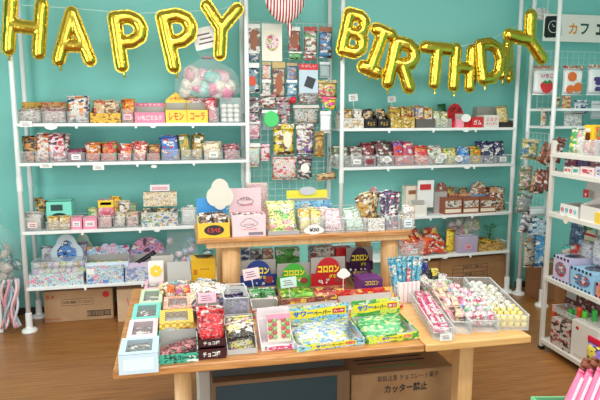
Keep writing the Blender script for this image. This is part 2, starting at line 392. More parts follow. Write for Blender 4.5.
# mesh panels
def grid(root,x0,x1,z0,z1,y,step,r=.0014,axis='x',name='wire_grid'):
    bm=bmesh.new();n=max(1,round((x1-x0)/step));m=max(1,round((z1-z0)/step))
    P=(lambda a,z:(a,y,z)) if axis=='x' else (lambda a,z:(y,a,z))
    for i in range(n+1):
        a=x0+(x1-x0)*i/n;tube(bm,[P(a,z0),P(a,z1)],r if 0<i<n else r*1.8,5)
    for j in range(m+1):
        z=z0+(z1-z0)*j/m;tube(bm,[P(x0,z),P(x1,z)],r if 0<j<m else r*1.8,5)
    return obj(name,bm,WIRE,root)
YM=4.36
x0,_=G.hit(246,100,YM);x1,_=G.hit(331,100,YM);_,zt=G.hit(290,23,YM);_,zb=G.hit(290,215,YM)
r=T('mesh_panel','white wire mesh panel hung with small packets between the shelf units','rack',G,0,YM,0)
grid(r,x0,x1,zb,zt,0,.052)
r=T('mesh_panel','narrow white wire mesh panel hung with bags on the far right unit','rack',SM,0,0,0)
_,zt=FS.hit(543,108,0);_,zb=FS.hit(535,262,0)
grid(r,-.31,-.01,.45,1.36,-.02,.05,axis='y')
r=T('mesh_panel','white wire mesh panel at eye height behind the fruit candy pouches','rack',SM,0,0,0)
grid(r,.03,.78,1.56,2.0,-.06,.05)
# ---------- tables ----------
ZT=.62;ZU=.92
def round_leg(root,x,y,h,r=.042,m=None):
    bm=bmesh.new();lathe(bm,[(r*.9,0),(r,.004),(r,h)],26,x,y);o=obj('leg',bm,m or WOODP,root,smooth=False)
    for p in o.data.polygons:p.use_smooth=len(p.vertices)==4
tl=T('display_table','long low wooden display table covered with candy boxes in front','table',G,.62,2.0,0)
x0,y0=G.flat(113,370,ZT);x1,_=G.flat(527,333,ZT)
XL,XR=x0-.62,x1-.62
obj('tabletop',BX(XL,.30,.005,1.0,ZT-.03,ZT,bev=.005),WOODT,tl)
obj('tabletop',BX(.304,XR,.0,1.0,ZT-.03,ZT,bev=.005),wood('table_pine',[(214,160,96),(232,186,122)],(2.2,26,26),.32),tl)
lx,_=G.hit(183,385,2.12);round_leg(tl,lx-.62,.12,ZT-.03,.032);lx2,_=G.hit(206,385,2.75);round_leg(tl,lx2-.62+.08,.85,ZT-.03,.032)
lx,_=G.hit(461,380,2.14);obj('leg',BX(lx-.62-.032,lx-.62+.032,.10,.165,0,ZT-.03,bev=.004),WOODP,tl)
lx,_=G.hit(500,330,2.9);obj('leg',BX(XR-.12,XR-.056,.86,.925,0,ZT-.03,bev=.004),WOODP,tl)
YU=2.72
tu=T('display_stand','raised wooden stand behind the low table holding pink and yellow boxes','table',G,.6,YU,0)
x0,_=G.hit(197,242,YU);x1,_=G.hit(412,236,YU)
obj('tabletop',BX(x0-.6,x1-.6,0,.42,ZU-.022,ZU,bev=.004),WOODT,tu)
obj('apron',BX(x0-.6+.045,x1-.6-.01,.02,.40,ZU-.05,ZU-.022,bev=.003),WOODP,tu)
for px in(231.5,389):
    a,_=G.hit(px,265,YU+.09)
    # the stand rests on the floor behind the table items
    bm=bmesh.new();lathe(bm,[(.043,ZT),(.045,ZT+.003),(.045,ZU-.05)],28,a-.6,.09);o=obj('leg',bm,WOODP,tu)
    for p in o.data.polygons:p.use_smooth=len(p.vertices)==4
for sx in(.14,.92):
    bm=bmesh.new();lathe(bm,[(.043,0),(.045,.003),(.045,ZU-.05)],28,sx-.6+.1,.36);o=obj('leg',bm,WOODP,tu)
# ---------- foil letter balloons ----------
GOLD,nt,b,L=nodes_mat('gold_foil')
b.inputs['Base Color'].default_value=C3((220,188,72));b.inputs['Metallic'].default_value=1;b.inputs['Roughness'].default_value=.19
n=nt.nodes.new('ShaderNodeTexNoise');n.inputs['Scale'].default_value=22;n.inputs['Detail'].default_value=3;tc=nt.nodes.new('ShaderNodeTexCoord');L(tc.outputs['Object'],n.inputs['Vector'])
bp=nt.nodes.new('ShaderNodeBump');bp.inputs['Strength'].default_value=.12;bp.inputs['Distance'].default_value=.02;L(n.outputs['Fac'],bp.inputs['Height']);L(bp.outputs['Normal'],b.inputs['Normal'])
STRK={ # strokes in a unit box x 0..w , z 0..1
'H':(.72,[[(.12,.08),(.12,.92)],[(.60,.08),(.60,.92)],[(.12,.5),(.60,.5)]]),
'A':(.78,[[(.12,.08),(.39,.90)],[(.39,.90),(.66,.08)],[(.22,.33),(.56,.33)]]),
'P':(.66,[[(.13,.08),(.13,.88)],[(.13,.88),(.36,.88),(.50,.80),(.54,.68),(.50,.54),(.36,.47),(.13,.47)]]),
'Y':(.76,[[(.10,.92),(.38,.55)],[(.66,.92),(.38,.55)],[(.38,.55),(.38,.08)]]),
'B':(.68,[[(.12,.1),(.12,.9)],[(.12,.9),(.38,.9),(.50,.80),(.50,.62),(.38,.52),(.12,.52)],[(.38,.52),(.54,.42),(.55,.22),(.42,.1),(.12,.1)]]),
'I':(.60,[[(.30,.1),(.30,.9)],[(.12,.9),(.48,.9)],[(.12,.1),(.48,.1)]]),
'R':(.70,[[(.12,.08),(.12,.88)],[(.12,.88),(.38,.88),(.52,.80),(.54,.68),(.50,.55),(.36,.48),(.12,.48)],[(.34,.46),(.58,.08)]]),
'T':(.68,[[(.34,.08),(.34,.88)],[(.10,.88),(.58,.88)]]),
'D':(.68,[[(.12,.1),(.12,.9)],[(.12,.9),(.34,.9),(.50,.78),(.56,.5),(.50,.22),(.34,.1),(.12,.1)]])}
def letter(ch,cx,cy,hp,tilt,label,Y=4.17,rz=0,rr=.104,wid=1.,thin=1):
    x,z=G.hit(cx,cy,Y);x2,z2=G.hit(cx,cy-hp/2,Y);x3,z3=G.hit(cx,cy+hp/2,Y);Hh=z2-z3
    w,st=STRK[ch];r=T('letter_balloon',label,'balloon',G,x,Y,z,rz=rz,ry=tilt,grp='gold foil letter balloons')
    bm=bmesh.new();rad=rr*Hh*thin
    def pt(p): return Vector(((p[0]-w/2)*wid*Hh,0,(p[1]-.5)*Hh))
    for s in st:
        q=[pt(p) for p in s]
        for a,b_ in zip(q,q[1:]):
            n=5;pp=[a.lerp(b_,i/n) for i in range(n+1)];tube(bm,pp,rad,12)
        for p in q: bmesh.ops.create_uvsphere(bm,u_segments=12,v_segments=8,radius=rad*1.0,matrix=Matrix.Translation(p))
    me=bpy.data.meshes.new('tmp');bm.to_mesh(me);bm.free();o=bpy.data.objects.new('tmp',me);COL.objects.link(o)
    md=o.modifiers.new('r','REMESH');md.mode='VOXEL';md.voxel_size=.0075*Hh/.36
    sm=o.modifiers.new('s','SMOOTH');sm.iterations=3;sm.factor=.5
    dg=bpy.context.evaluated_depsgraph_get();dg.update();m2=bpy.data.meshes.new_from_object(o.evaluated_get(dg));bpy.data.objects.remove(o)
    m2.materials.clear();m2.materials.append(GOLD)
    segs=[(pt(a),pt(b_)) for s in st for a,b_ in zip(s,s[1:])]
    sd=rnd.uniform(0,50)
    for v in m2.vertices:
        c=v.co
        # crimp ridges near the seam plane, running across it
        k=max(0,1-abs(c.y)/(rad*.75))
        f=noise.noise(Vector((c.x*75+sd,c.z*75,0)))*.0075*k+noise.noise(Vector((c.x*14,c.y*14+sd,c.z*14)))*.003
        v.co=c+Vector(v.normal)*f; v.co.y*=.88
    for p in m2.polygons:p.use_smooth=True
    o=bpy.data.objects.new('foil_body',m2);COL.objects.link(o);o.parent=r
    # welded seam: flat flange around the outline
    bm=bmesh.new()
    for i,(a,b_) in enumerate(segs):
        d=(b_-a).normalized();nn=Vector((-d.z,0,d.x));f=rad+.007
        prs=[];
        for k in range(9):
            t=math.pi*k/8+math.pi/2;v=a+(d*math.cos(t)+nn*math.sin(t))*f;prs.append((v.x,v.z))
        for k in range(9):
            t=math.pi*k/8-math.pi/2;v=b_+(d*math.cos(t)+nn*math.sin(t))*f;prs.append((v.x,v.z))
        prism(bm,prs,-.0009-i*.0001,.0009+i*.0001)
    obj('seam',bm,GOLD,r)
    bm=bmesh.new();q=pt(st[0][0]);lathe(bm,[(.012,-.035),(.006,-.02),(.010,0)],8,q.x+.01,0,q.z-rad);obj('filling_tail',bm,GOLD,r)
    return r
def sg(d): return R(d)
letter('H',25,27,58,sg(7),'gold foil letter H balloon, first letter on the left',wid=1.05)
letter('A',73,36,57,sg(0),'gold foil letter A balloon between the H and first P')
letter('P',130,40,60,sg(-6),'gold foil letter P balloon right after the first A')
letter('P',180,39,62,sg(-11),'second gold foil letter P balloon, tilted left, beside the short Y')
letter('Y',221,31,56,sg(4),'gold foil letter Y balloon ending the first word beside a pole')
letter('B',355,34,46,sg(12),'gold foil letter B balloon starting the second word beside a pole',wid=1.0,rr=.126)
letter('I',377,51,50,sg(20),'gold foil letter I balloon leaning between the B and R',wid=.9,rr=.126)
letter('R',403,64,51,sg(12),'gold foil letter R balloon between the I and T',rr=.126)
letter('T',436,65,44,sg(4),'gold foil letter T balloon between the R and H',wid=1.3,rr=.126)
letter('H',463,68,44,sg(2),'gold foil letter H balloon in the second word between T and D',wid=.86,Y=4.20,rr=.126)
letter('D',491,61,43,sg(-8),'gold foil letter D balloon overlapping the turned letter behind it',Y=4.16,wid=1.15,rr=.126)
letter('A',507,57,46,sg(4),'gold foil letter A balloon turned edge-on behind the D',Y=4.24,rz=R(44),rr=.126)
letter('Y',531,42,50,sg(-40),'gold foil letter Y balloon tipped on its side, last of all',wid=1.1,Y=3.9,rr=.126)
def string(p,Y,label):
    bm=bmesh.new();pts=[]
    for x,y in p:
        X,Z=G.hit(x,y,Y);pts.append((X,Y+.01,Z))
    tube(bm,pts,.0012,5);o=obj('string',bm,WHITE);tag(o,label,'string')
string([(9,4),(25,5),(73,8),(130,13),(175,12),(221,9),(243,2)],4.17,'thin white string carrying the first word of letter balloons')
string([(339,8),(356,14),(385,30),(410,42),(436,45),(463,46),(490,40),(521,24)],4.17,'thin white string carrying the second word of letter balloons')
# striped balloon
x,z=G.hit(285,2,4.15);sb=T('striped_balloon','red and white striped foil balloon hanging above the mesh panel','balloon',G,x,4.15,z)
m,nt,b,L=nodes_mat('stripe_foil');tc=nt.nodes.new('ShaderNodeTexCoord');wv=nt.nodes.new('ShaderNodeTexWave');wv.inputs['Scale'].default_value=15;wv.bands_direction='X'
rp=nt.nodes.new('ShaderNodeValToRGB');rp.color_ramp.interpolation='CONSTANT';rp.color_ramp.elements[0].color=C3((176,28,38));rp.color_ramp.elements[1].position=.5;rp.color_ramp.elements[1].color=C3((236,232,226))
L(tc.outputs['Object'],wv.inputs['Vector']);L(wv.outputs['Fac'],rp.inputs['Fac']);L(rp.outputs['Color'],b.inputs['Base Color']);b.inputs['Roughness'].default_value=.2
bm=bmesh.new();bmesh.ops.create_uvsphere(bm,u_segments=32,v_segments=20,radius=1)
for v in bm.verts:
    c=v.co;wd=1 if c.z>0 else 1-.22*abs(c.z);k=1+.04*math.sin(math.atan2(c.x,c.z)*22)*max(0,1-abs(c.y)*2.5)
    v.co=Vector((c.x*.142*wd*k,c.y*.06,c.z*.145*k))
obj('foil_body',bm,m,sb,smooth=True)
for sx in(-.045,.03):
    bm=bmesh.new();pp=[]
    for k in range(10):
        rr_=.032 if k%2==0 else .015;a=R(36*k+90);pp.append((sx+rr_*math.cos(a),.045+rr_*math.sin(a)))
    prism(bm,pp,-.066,-.05);obj('star_print',bm,mat((236,200,60) if sx<0 else (240,240,240),.3),sb)
bm=bmesh.new();tube(bm,[(.02,0,-.13),(.035,0,-.17),(.03,0,-.205),(.045,0,-.235)],[.012,.018,.010,.014],8);obj('tail',bm,m,sb,smooth=True)
bm=bmesh.new();tube(bm,[(0,0,.14),(0,0,2.75-z)],.0015,5);obj('string',bm,WHITE,sb)
# colours
Wt=(226,221,214);Rd=(196,36,36);DR=(120,26,30);Yl=(240,206,60);Or=(226,130,50);Br=(120,74,44);DB=(54,34,28);Pk=(238,160,184);Mg=(206,52,120);Gn=(70,160,80);Bl=(60,120,200);Nv=(34,40,96);Gd=(204,160,74);Tn=(212,176,128);Cr=(238,224,190);Mi=(130,214,200);Pu=(96,60,130);Gy=(150,150,150);Lb=(150,200,232);Lp=(250,214,222)
S1,S2,S3,S4='top left shelf','second left shelf','third left shelf','lowest left shelf'
z=ZL[3];b0=.004
# --- top left shelf
carton(FL,.19,22,42,102,z,'mustard snack box with brown print at the left end of the top left shelf',pm((206,158,60),Br,(206,158,60),s=45),d=.09,panel=[(0,.5,.8,.08,mat((120,70,30)))])
carton(FL,.19,42,67,102,z,'orange-tan snack box beside the mustard box on the top left shelf',pm((212,160,96),Or,(170,90,60),s=45),d=.09)
binp(FL,b0,S1,17,41,112,z,'beige and grey wafer',pm((200,180,170),Br,Wt,s=60),109,3)
binp(FL,b0,S1,42,66,112,z,'tan and rose biscuit',pm((208,176,166),(150,110,110),Wt,s=60),108,3)
binp(FL,b0,S1,67,89,112,z,'white and orange snack',[pm(Wt,Or,Nv,s=38),pm((230,150,70),Wt,Rd,s=38),pm(Wt,Bl,Or,s=38)],96,4,t=.02,wf=.95)
s=tray(FL,b0,90,121,113,104,z,'mustard yellow tray of beige snacks on the top left shelf',pm((236,186,60),(150,90,30),(236,186,60),s=50),d=.15,kind=None,hm=None)
packs(s,5,[pm(Tn,Wt,Rd,s=45),pm((220,190,150),Br,Wt,s=45)],100,'tan and cream','the mustard tray on the top left shelf',side=2)
s=binp(FL,b0,S1,121.5,133.5,110,z,'orange and gold twist',pm(Or,Yl,Rd,s=50),99,3,tagm=mat((246,190,200)))
tray(FL,b0,134.5,165,112.5,103,z,'pink display box with white lettering on the top left shelf',mat((238,130,160),.35),hm=mat((226,104,140),.35),d=.14,txt=('キャラメル',.5,.75,.6,PAPER),ftxt=('いちごミルク',.8,.5,PAPER),hf=None)
tray(FL,b0,165.5,187,110,92,z,'yellow display box with a peaked header on the top left shelf',mat(Yl,.35),d=.14,kind='peak',txt=('レモン',.4,.5,.28,REDINK),ftxt=('レモン',.7,.6,REDINK))
tray(FL,b0,187,208,110,96,z,'red and yellow display box on the top left shelf',mat(Yl,.35),hm=pm(Rd,Yl,Wt,s=35),d=.14,txt=('コーラ',.5,.7,.4,PAPER),ftxt=('コーラ',.7,.6,REDINK))
binp(FL,b0,S1,208.5,219,108,z,'pink and red stick',pm((230,100,120),Wt,Rd,s=60),98,3)
s=clear_bin(FL,b0,220,241,98,z,'tall clear tub of white round sweets at the right end of the top left shelf',d=.14)
i=0
for a in range(4):
    for b_ in range(3):
        for c_ in range(2):
            bm=bmesh.new();lathe(bm,[(.012,0),(.02,.006),(.021,.018),(.016,.028),(.006,.031)],12)
            if a+b_+c_==0: pr=obj('sweet',bm,mat((236,234,228),.4),smooth=True);o=pr
            else: bm.free();o=pr.copy();COL.objects.link(o)
            put(o,FL,s.x+(b_-1)*.045,s.y+.03+.055*c_,z+.004+a*.033);tag(o,'white round sweet in the tall clear tub on the top left shelf','sweet','white round sweets in the tall tub')
# cellophane bag with pastel sweets standing on the boxes
def film_bag(fr,ly,x0,x1,y0,y1,label,cols,n=26,t=.12,knot=True,m=None,top=.35,cat='bag',piece='wrapped_sweet',seed=1):
    xa,za=fr.hit(x0,y1,ly);xb,zb=fr.hit(x1,y0,ly);w=xb-xa;h=zb-za;q=random.Random(seed)
    r=T('cellophane_bag',label,cat,fr,(xa+xb)/2,ly+t/2,za)
    bm=bmesh.new();rings=[];n1=18
    prof=[(.0,.80),(.12,1),(.45,1.0),(.62,.86),(.78,.45),(.88,.18),(1,.34)] if knot else [(0,.85),(.15,1),(.6,1),(.9,.95),(1,.92)]
    for zz,k in prof:
        rings.append([bm.verts.new((w/2*k*math.cos(2*math.pi*i/n1)*(1+q.uniform(-.05,.05)),t/2*min(1,k)*math.sin(2*math.pi*i/n1)*(1+q.uniform(-.1,.1)),zz*h)) for i in range(n1)])
    for a,b_ in zip(rings,rings[1:]):
        for i in range(n1): bm.faces.new((a[i],a[(i+1)%n1],b_[(i+1)%n1],b_[i]))
    bm.faces.new(rings[0][::-1]);o=obj('film',bm,m or FILM,r)
    if knot:
        bm=bmesh.new();lathe(bm,[(w*.09,-.004),(w*.10,.0),(w*.09,.004)],12,0,0,h*.88);obj('tie',bm,mat((236,150,170),.4),r)
    protos={}
    for k in range(n):
        c=cols[k%len(cols)];sz=w*.11
        if c not in protos:
            bm=bmesh.new();bmesh.ops.create_icosphere(bm,subdivisions=2,radius=sz)
            for v in bm.verts: v.co=Vector((v.co.x*1.2,v.co.y*.8,v.co.z))*(1+.18*noise.noise(v.co*60))
            o=obj(piece,bm,pm(c,Wt,c,s=60),smooth=True);protos[c]=o
        else: o=protos[c].copy();COL.objects.link(o)
        a=q.uniform(-.36,.36)*w;zz=q.uniform(.06,.55 if knot else .85)*h;yy=q.uniform(-.25,.1)*t
        put(o,fr,(xa+xb)/2+a,ly+t/2+yy,za+zz,rz=q.uniform(-1,1),ry=q.uniform(-1,1));tag(o,'wrapped sweet in the '+label,'sweet','sweets in the '+label)
    return r
film_bag(FL,.05,176,240,52,97,'large knotted clear bag on the top left shelf',[(236,150,180),(150,214,206),(244,236,224),(236,190,200)],n=34,t=.16,seed=3)
card(FL,.02,196,221,27,48,'white hanging notice card tilted behind the second P balloon',PAPER,ry=R(-14),name='notice_card')
# --- second left shelf
z=ZL[2]
binp(FL,b0,S2,20,34,152,z,'dark brown and gold',[pm(DB,Gd,Or,s=45),pm(Br,Wt,Gd,s=45)],137,3)
binp(FL,b0,S2,35,49,152,z,'white and orange tall',[pm(Wt,Or,Rd,s=40),pm((226,220,200),DB,Rd,s=40)],133,3)
binp(FL,b0,S2,49.5,67,152,z,'pink and black tall',[pm(Lp,Rd,DB,s=40),pm(Wt,Rd,DB,s=40)],134,4)
binp(FL,b0,S2,67.5,85,153,z,'dark magenta jelly',pm((110,34,64),Mg,DB,s=60),149,3,tagm=PAPER)
for x0,x1,wh,c,pt in((86,100,'orange and red striped',(Or,Rd,Wt),143),(101,117,'scarlet and green',(Rd,Or,Gn),142),(118,131.5,'bright red chili',(Rd,Wt,Or),144),(132.5,145.5,'red and cream noodle',(Rd,Cr,Wt),142),(147,160,'brown and red sauce',(Br,Rd,Gd),145)):
    binp(FL,b0,S2,x0,x1,154,z,wh,[pm(c[0],c[1],c[2],s=45),pm(c[0],c[2],c[1],s=45)],pt,4,side=1)
binp(FL,b0,S2,161.5,180,150,z,'blue and red rice cracker',[pm(Bl,Rd,Wt,s=45),pm(Nv,Rd,Yl,s=45)],136,3)
binp(FL,b0,S2,181,202.5,150,z,'yellow and green corn',[pm(Gd,Gn,Wt,s=45),pm((190,150,60),(60,90,40),Wt,s=45)],134,4,side=2)
binp(FL,b0,S2,204,223,150,z,'beige and white cookie',[pm(Cr,Tn,Wt,s=45)],142,3,tagm=PAPER)
binp(FL,b0,S2,224.5,240,151,z,'maroon and pink bean',[pm((150,70,70),Pk,DB,s=60)],144,3)
# price cards clipped to the shelf fronts
for a in((20,32,121,127,'rect','leftmost on the top left shelf edge'),(45,57,123,130,'cloud','scalloped, on the top left shelf edge'),(40,52,163,168,'rect','left of two on the second left shelf edge'),(93,104,165,170,'rect','right of two on the second left shelf edge'),(150,156,124,128,'round','small round, on the top left shelf edge'),(151,157,165,168,'round','small round, on the second left shelf edge'),(154,160,229,232,'round','small round, on the third left shelf edge')):
    card(FL,-.026,a[0],a[1],a[2],a[3],'white price card, '+a[5],PAPER,a[4],marks=a[4]=='rect')
for a in((463,469,129,132,'on the top right shelf edge'),(464,470,166,169,'on the second right shelf edge'),(442,447,216,219,'on the third right shelf edge'),(442,448,256,259,'on the lowest right shelf edge')):
    card(FR,-.026,a[0],a[1],a[2],a[3],'small round white price card '+a[4],PAPER,'round',marks=False)
# --- third left shelf
z=ZL[1]
def figure_pack(fr,ly,x0,x1,y0,y1,label,cols,name='figure_packet'):
    return hang_free(fr,ly,x0,x1,y0,y1,label,cols,name)
def stand(fr,ly,x0,x1,y0,z,label,m,t=.02,lean=6,ry=0,name='snack_packet',cat='packet',rz=0):
    """a packet standing on a shelf by itself"""
    xa,zb=fr.hit(x0,y0,ly);xb,_=fr.hit(x1,y0,ly)
    o=obj(name,packet_bm(xb-xa,(zb-z)/math.cos(R(lean)),t,rs=int(x0)),m,smooth=True);put(o,fr,(xa+xb)/2,ly,z+.002,rx=-R(lean),ry=ry,rz=rz);tag(o,label,cat);return o
stand(FL,.16,31,41,200,z,'gold and brown pouch leaning at the left end of the third left shelf',pm(Gd,DB,Tn,s=40),ry=R(12))
stand(FL,.20,37,46,198,z,'dark gold crinkled pouch behind the mint box on the third left shelf',pm((150,110,50),Cr,DB,s=40),ry=R(-8))
binp(FL,b0,S3,24,41,218,z,'pale film-wrapped',pm((206,200,196),Wt,Tn,s=60),212,3,tagm=mat((248,214,214)))
# mint box with an arched front
X0,_=FL.hit(46,205,.06);X1,Zt=FL.hit(71,201,.06);r=T('display_box','mint green box with an arched opening on the third left shelf','box',FL,(X0+X1)/2,.06,z);w=X1-X0;h=Zt-z
bm=bmesh.new();prism(bm,[(-w/2,0),(-w/2,h),(w/2,h),(w/2,0),(w/2-.012,0)]+arc(0,h*.30,w/2-.012,h*.28,0,180)+[(-w/2+.012,0)],0,.003)
bx(bm,-w/2,-w/2+.003,.003,.12,0,h);bx(bm,w/2-.003,w/2,.003,.12,0,h);bx(bm,-w/2,w/2,.117,.12,0,h);bx(bm,-w/2,w/2,0,.12,h-.003,h);obj('box_body',bm,mat((126,220,200),.4),r)
obj('printed_panel',BX(-w*.32,w*.15,-.0015,0,h*.66,h*.88),mat((40,70,66)),r)
s=binp(FL,b0,S3,46,71,222,z,'gold and cream sweet',[pm(Gd,Cr,Wt,s=60)],216,4,side=2,d=.055)
s=clear_bin(FL,b0,71,82,218,z,'small pink tub of sweets beside the mint box on the third left shelf',d=.10,m=mat((238,150,176),.3),tagm=mat((248,236,238)))
s=clear_bin(FL,b0,83,97,218,z,'wider pink tub in front of green sweets on the third left shelf',d=.08,m=mat((240,150,180),.3),tagm=mat((248,236,238)))
stand(FL,.13,87,98,208,z,'pale green and yellow pouch behind the wider pink tub',pm((200,206,130),Wt,Gn,s=50))
carton(FL,.10,98,114,200,z,'pink box with a yellow top band on the third left shelf',pm((238,150,170),Wt,(220,90,110),s=45),d=.08,panel=[(0,.85,1.0,.28,mat(Yl)),(0,.86,.7,.10,REDINK)])
binp(FL,b0,S3,98,112,218,z,'tan and pink caramel',pm((210,160,140),Pk,Wt,s=60),215,3,d=.09)
stand(FL,.14,107,118,197,z,'bright gold bag behind the pink box on the third left shelf',pm(Yl,Or,DB,s=45),ry=R(6))
stand(FL,.10,118,130,201,z,'white character pouch beside the gold bag on the third left shelf',pm(Wt,DB,Tn,s=45))
stand(FL,.18,128,137,204,z,'pale green pouch between the white pouch and the stacked boxes',pm((176,206,160),Wt,Tn,s=45))
binp(FL,b0,S3,113,125,217,z,'cream and brown nut',pm((220,206,180),Br,Wt,s=60),212,3)
binp(FL,b0,S3,126,139,217,z,'ivory and tan cracker',pm((224,204,170),Br,Pk,s=60),212,3)
# stacked trays
s=tray(FL,b0,141,178,212,209,z,'white and blue patterned tray at the bottom of a stack, third left shelf',pm(Wt,(90,130,190),(110,180,120),Tn,s=60),kind=None,d=.14)
packs(s,5,[pm(DB,Gd,Wt,s=60),pm(Tn,DB,Gn,s=60)],208,'brown and cream','the white and blue tray on the third left shelf',side=3)
_,z2=FL.hit(160,206,.06)
s2=tray(FL,.05,143,177,192,191,z2-.0,'cream tray stacked over the white and blue tray',pm((236,220,190),Tn,Wt,s=50),kind=None,d=.10)
_,z3=FL.hit(160,191.5,.06)
carton(FL,.07,150,170,185,z3,'small white and pink box on top of the tray stack',mat((236,228,232)),d=.05,panel=[(0,.5,.8,.5,mat((226,170,180)))])
binp(FL,b0,S3,181,197,211,z,'clear film',pm((226,232,230),Wt,s=60),208,2)
X,Z=FL.hit(190,203,.20);bm=bmesh.new();lathe(bm,[(.03,0),(.036,.01),(.036,.07),(.024,.085),(.024,.105),(.026,.107),(.026,.118)],20);o=obj('white_jar',bm,mat((240,240,238),.3),smooth=True);put(o,FL,X,.20,z);tag(o,'white lidded jar standing behind the last bin of the third left shelf','jar')
# --- lowest left shelf
z=ZL[0]
carton(FL,.0,28,84,274,z,'flat pale blue and white patterned box on the lowest left shelf',pm((206,226,232),Wt,(150,190,210),Pk,s=40),d=.17)
s=clear_bin(FL,.02,31,84,262,z+.062,'clear tray of round capsules on the patterned box, lowest left shelf',d=.14);pr={}
q=random.Random(5)
for k in range(16):
    c=[(190,170,210),(230,190,205),(196,210,120),(210,220,226),(190,150,90)][k%5]
    if c not in pr:
        bm=bmesh.new();bmesh.ops.create_uvsphere(bm,u_segments=16,v_segments=10,radius=.026);o=obj('toy_capsule',bm,pm(c,Wt,c,s=40,rough=.15),smooth=True);pr[c]=o
    else: o=pr[c].copy();COL.objects.link(o)
    put(o,FL,s.x+((k%8)-3.5)*.045,s.y+.035+(k//8)*.06,z+.092+(k//8)*.03);tag(o,'round pastel capsule in the clear tray on the lowest left shelf','capsule','round pastel capsules in the clear tray')
def cloudcard(fr,ly,x0,x1,y0,y1,label,m,inner=None,name='shaped_card'):
    xa,za=fr.hit(x0,y1,ly);xb,zb=fr.hit(x1,y0,ly);w=xb-xa;h=zb-za
    r=T(name,label,'sign',fr,(xa+xb)/2,ly,za);bm=bmesh.new();prism(bm,cloud_pts(w,h),-.003,0);obj('card_face',bm,m,r)
    if inner:
        bm=bmesh.new();prism(bm,[(a*.62,b_*.62+h*.2) for a,b_ in cloud_pts(w,h)],-.0042,-.003);obj('printed_panel',bm,inner,r)
    return r
cloudcard(FL,.17,52,82,233,270,'light blue cloud-shaped header card on the lowest left shelf',mat((206,222,232)),pm((90,150,220),Wt,Nv,s=35))
cloudcard(FL,.26,75,92,232,262,'pale green round card behind the blue cloud card',mat((196,222,200)))
stand(FL,.22,40,56,247,z+.06,'pale lilac film pouch at the left end of the lowest left shelf',pm((206,196,216),Wt,Gy,s=40))
stand(FL,.20,76,87,243,z+.06,'lilac bead pouch beside the pastel toy box',pm((190,180,216),Pk,Wt,s=60))
carton(FL,.0,86,124,267,z,'blue floral patterned box at the front of the lowest left shelf',pm((190,216,232),(80,140,210),Pk,Wt,s=30),d=.15,panel=[(-.38,.75,.2,.35,PAPER)])
tray(FL,.05,85,129,262,246,z+.09,'pastel display box with green and yellow sweets on the lowest left shelf',mat((214,226,234)),hm=pm((206,214,232),Lb,Mg,(210,150,90),s=26),d=.12,zt=None)
for k in range(5):
    bm=bmesh.new();lathe(bm,[(.012,0),(.022,.01),(.024,.026),(.014,.04)],14);o=obj('candy_tub',bm,mat([(150,206,80),(236,206,60),(180,220,110)][k%3],.3),smooth=True);X,_=FL.hit(92+k*7,264,.08);put(o,FL,X,.085,z+.10);tag(o,'small green or yellow tub in the pastel display box','tub','small tubs in the pastel display box')
X,Z=FL.hit(110,252,.185);r=T('shaped_card','heart-topped pink and lilac card on the pastel display box','sign',FL,X,.172,Z);bm=bmesh.new();prism(bm,[(-.05,-.02),(.05,-.02),(.055,.03)]+arc(.028,.04,.03,.03,0,150,8)+arc(-.028,.04,.03,.03,30,180,8)+[(-.055,.03)],-.003,0);obj('card_face',bm,pm((220,206,232),Pk,Lb,s=40),r)
carton(FL,.0,125,160,268,z,'pale blue and lilac flat box right of the floral box, lowest left shelf',pm((200,210,232),Wt,(150,160,210),s=40),d=.15)
tray(FL,.04,129,166,262,237,z+.07,'rainbow arched toy box with a dark photo on the lowest left shelf',mat((214,190,214)),hm=pm((220,150,180),(150,160,214),(60,60,80),Wt,s=24),kind='dome',d=.12)
X,_=FL.hit(147,250,.06);o=obj('toy_packet',packet_bm(.16,.035,.02),mat((36,36,44),.25),smooth=True);put(o,FL,X,.045,z+.145,ry=R(-32));tag(o,'black toy packet lying across the rainbow box','packet')
film_bag(FL,.05,167,198,232,285,'pink and lilac clear bag at the right of lowest left shelf',[(214,150,190),(190,170,210),(230,200,214),(150,190,214)],n=24,t=.14,knot=False,seed=9)
stand(FL,.14,203,214,250,z,'teal packet behind the yellow box on the lowest left shelf',pm((60,150,150),Wt,s=40))
# cartons under the left unit
def ship_box(fr,x0,x1,yb,yt,label,ly,d=.34,panels=(),txt=(),m=None,z=0,flap=True,rz=0,name='cardboard_carton'):
    X0,_=fr.hit(x0,yb,ly);X1,_=fr.hit(x1,yb,ly);_,Zt=fr.hit((x0+x1)/2,yt,ly);w=X1-X0;h=Zt-z
    r=T(name,label,'box',fr,(X0+X1)/2,ly,z,rz=rz)
    obj('box_body',BX(-w/2,w/2,0,d,0,h-.004,bev=.004),m or KRAFT,r)
    bm=bmesh.new();bx(bm,-w/2+.002,w/2-.002,.002,d/2-.0015,h-.004,h);bx(bm,-w/2+.002,w/2-.002,d/2+.0015,d-.002,h-.004,h);obj('flap',bm,m or KRAFT,r)
    obj('packing_tape',BX(-w/2-.001,w/2+.001,d/2-.025,d/2+.025,h-.0005,h+.001),mat((196,160,110),.2),r)
    for p in panels: obj('printed_panel',BX((p[0]-p[2]/2)*w,(p[0]+p[2]/2)*w,-.0012,.0003,(p[1]-p[3]/2)*h,(p[1]+p[3]/2)*h),p[4],r)
    for p in txt: text(p[0],p[1]*w,p[2]*h,p[3]*w,p[4]*h,p[5],r,y=-.0022,bold=.01)
    return r,w,h
ly=FL.flat(45,323,0)[1]
r,w,h=ship_box(FL,45,114,323,290,'cardboard carton with red marks and a barcode on the floor under the left unit',ly,txt=[('大切に取扱ってください',-.02,.62,.42,.09,INK),('品',-.44,.82,.045,.11,REDINK),('管',-.37,.82,.045,.11,REDINK),('お菓子のしあわせ',-.38,.10,.22,.06,REDINK)])
bm=bmesh.new()
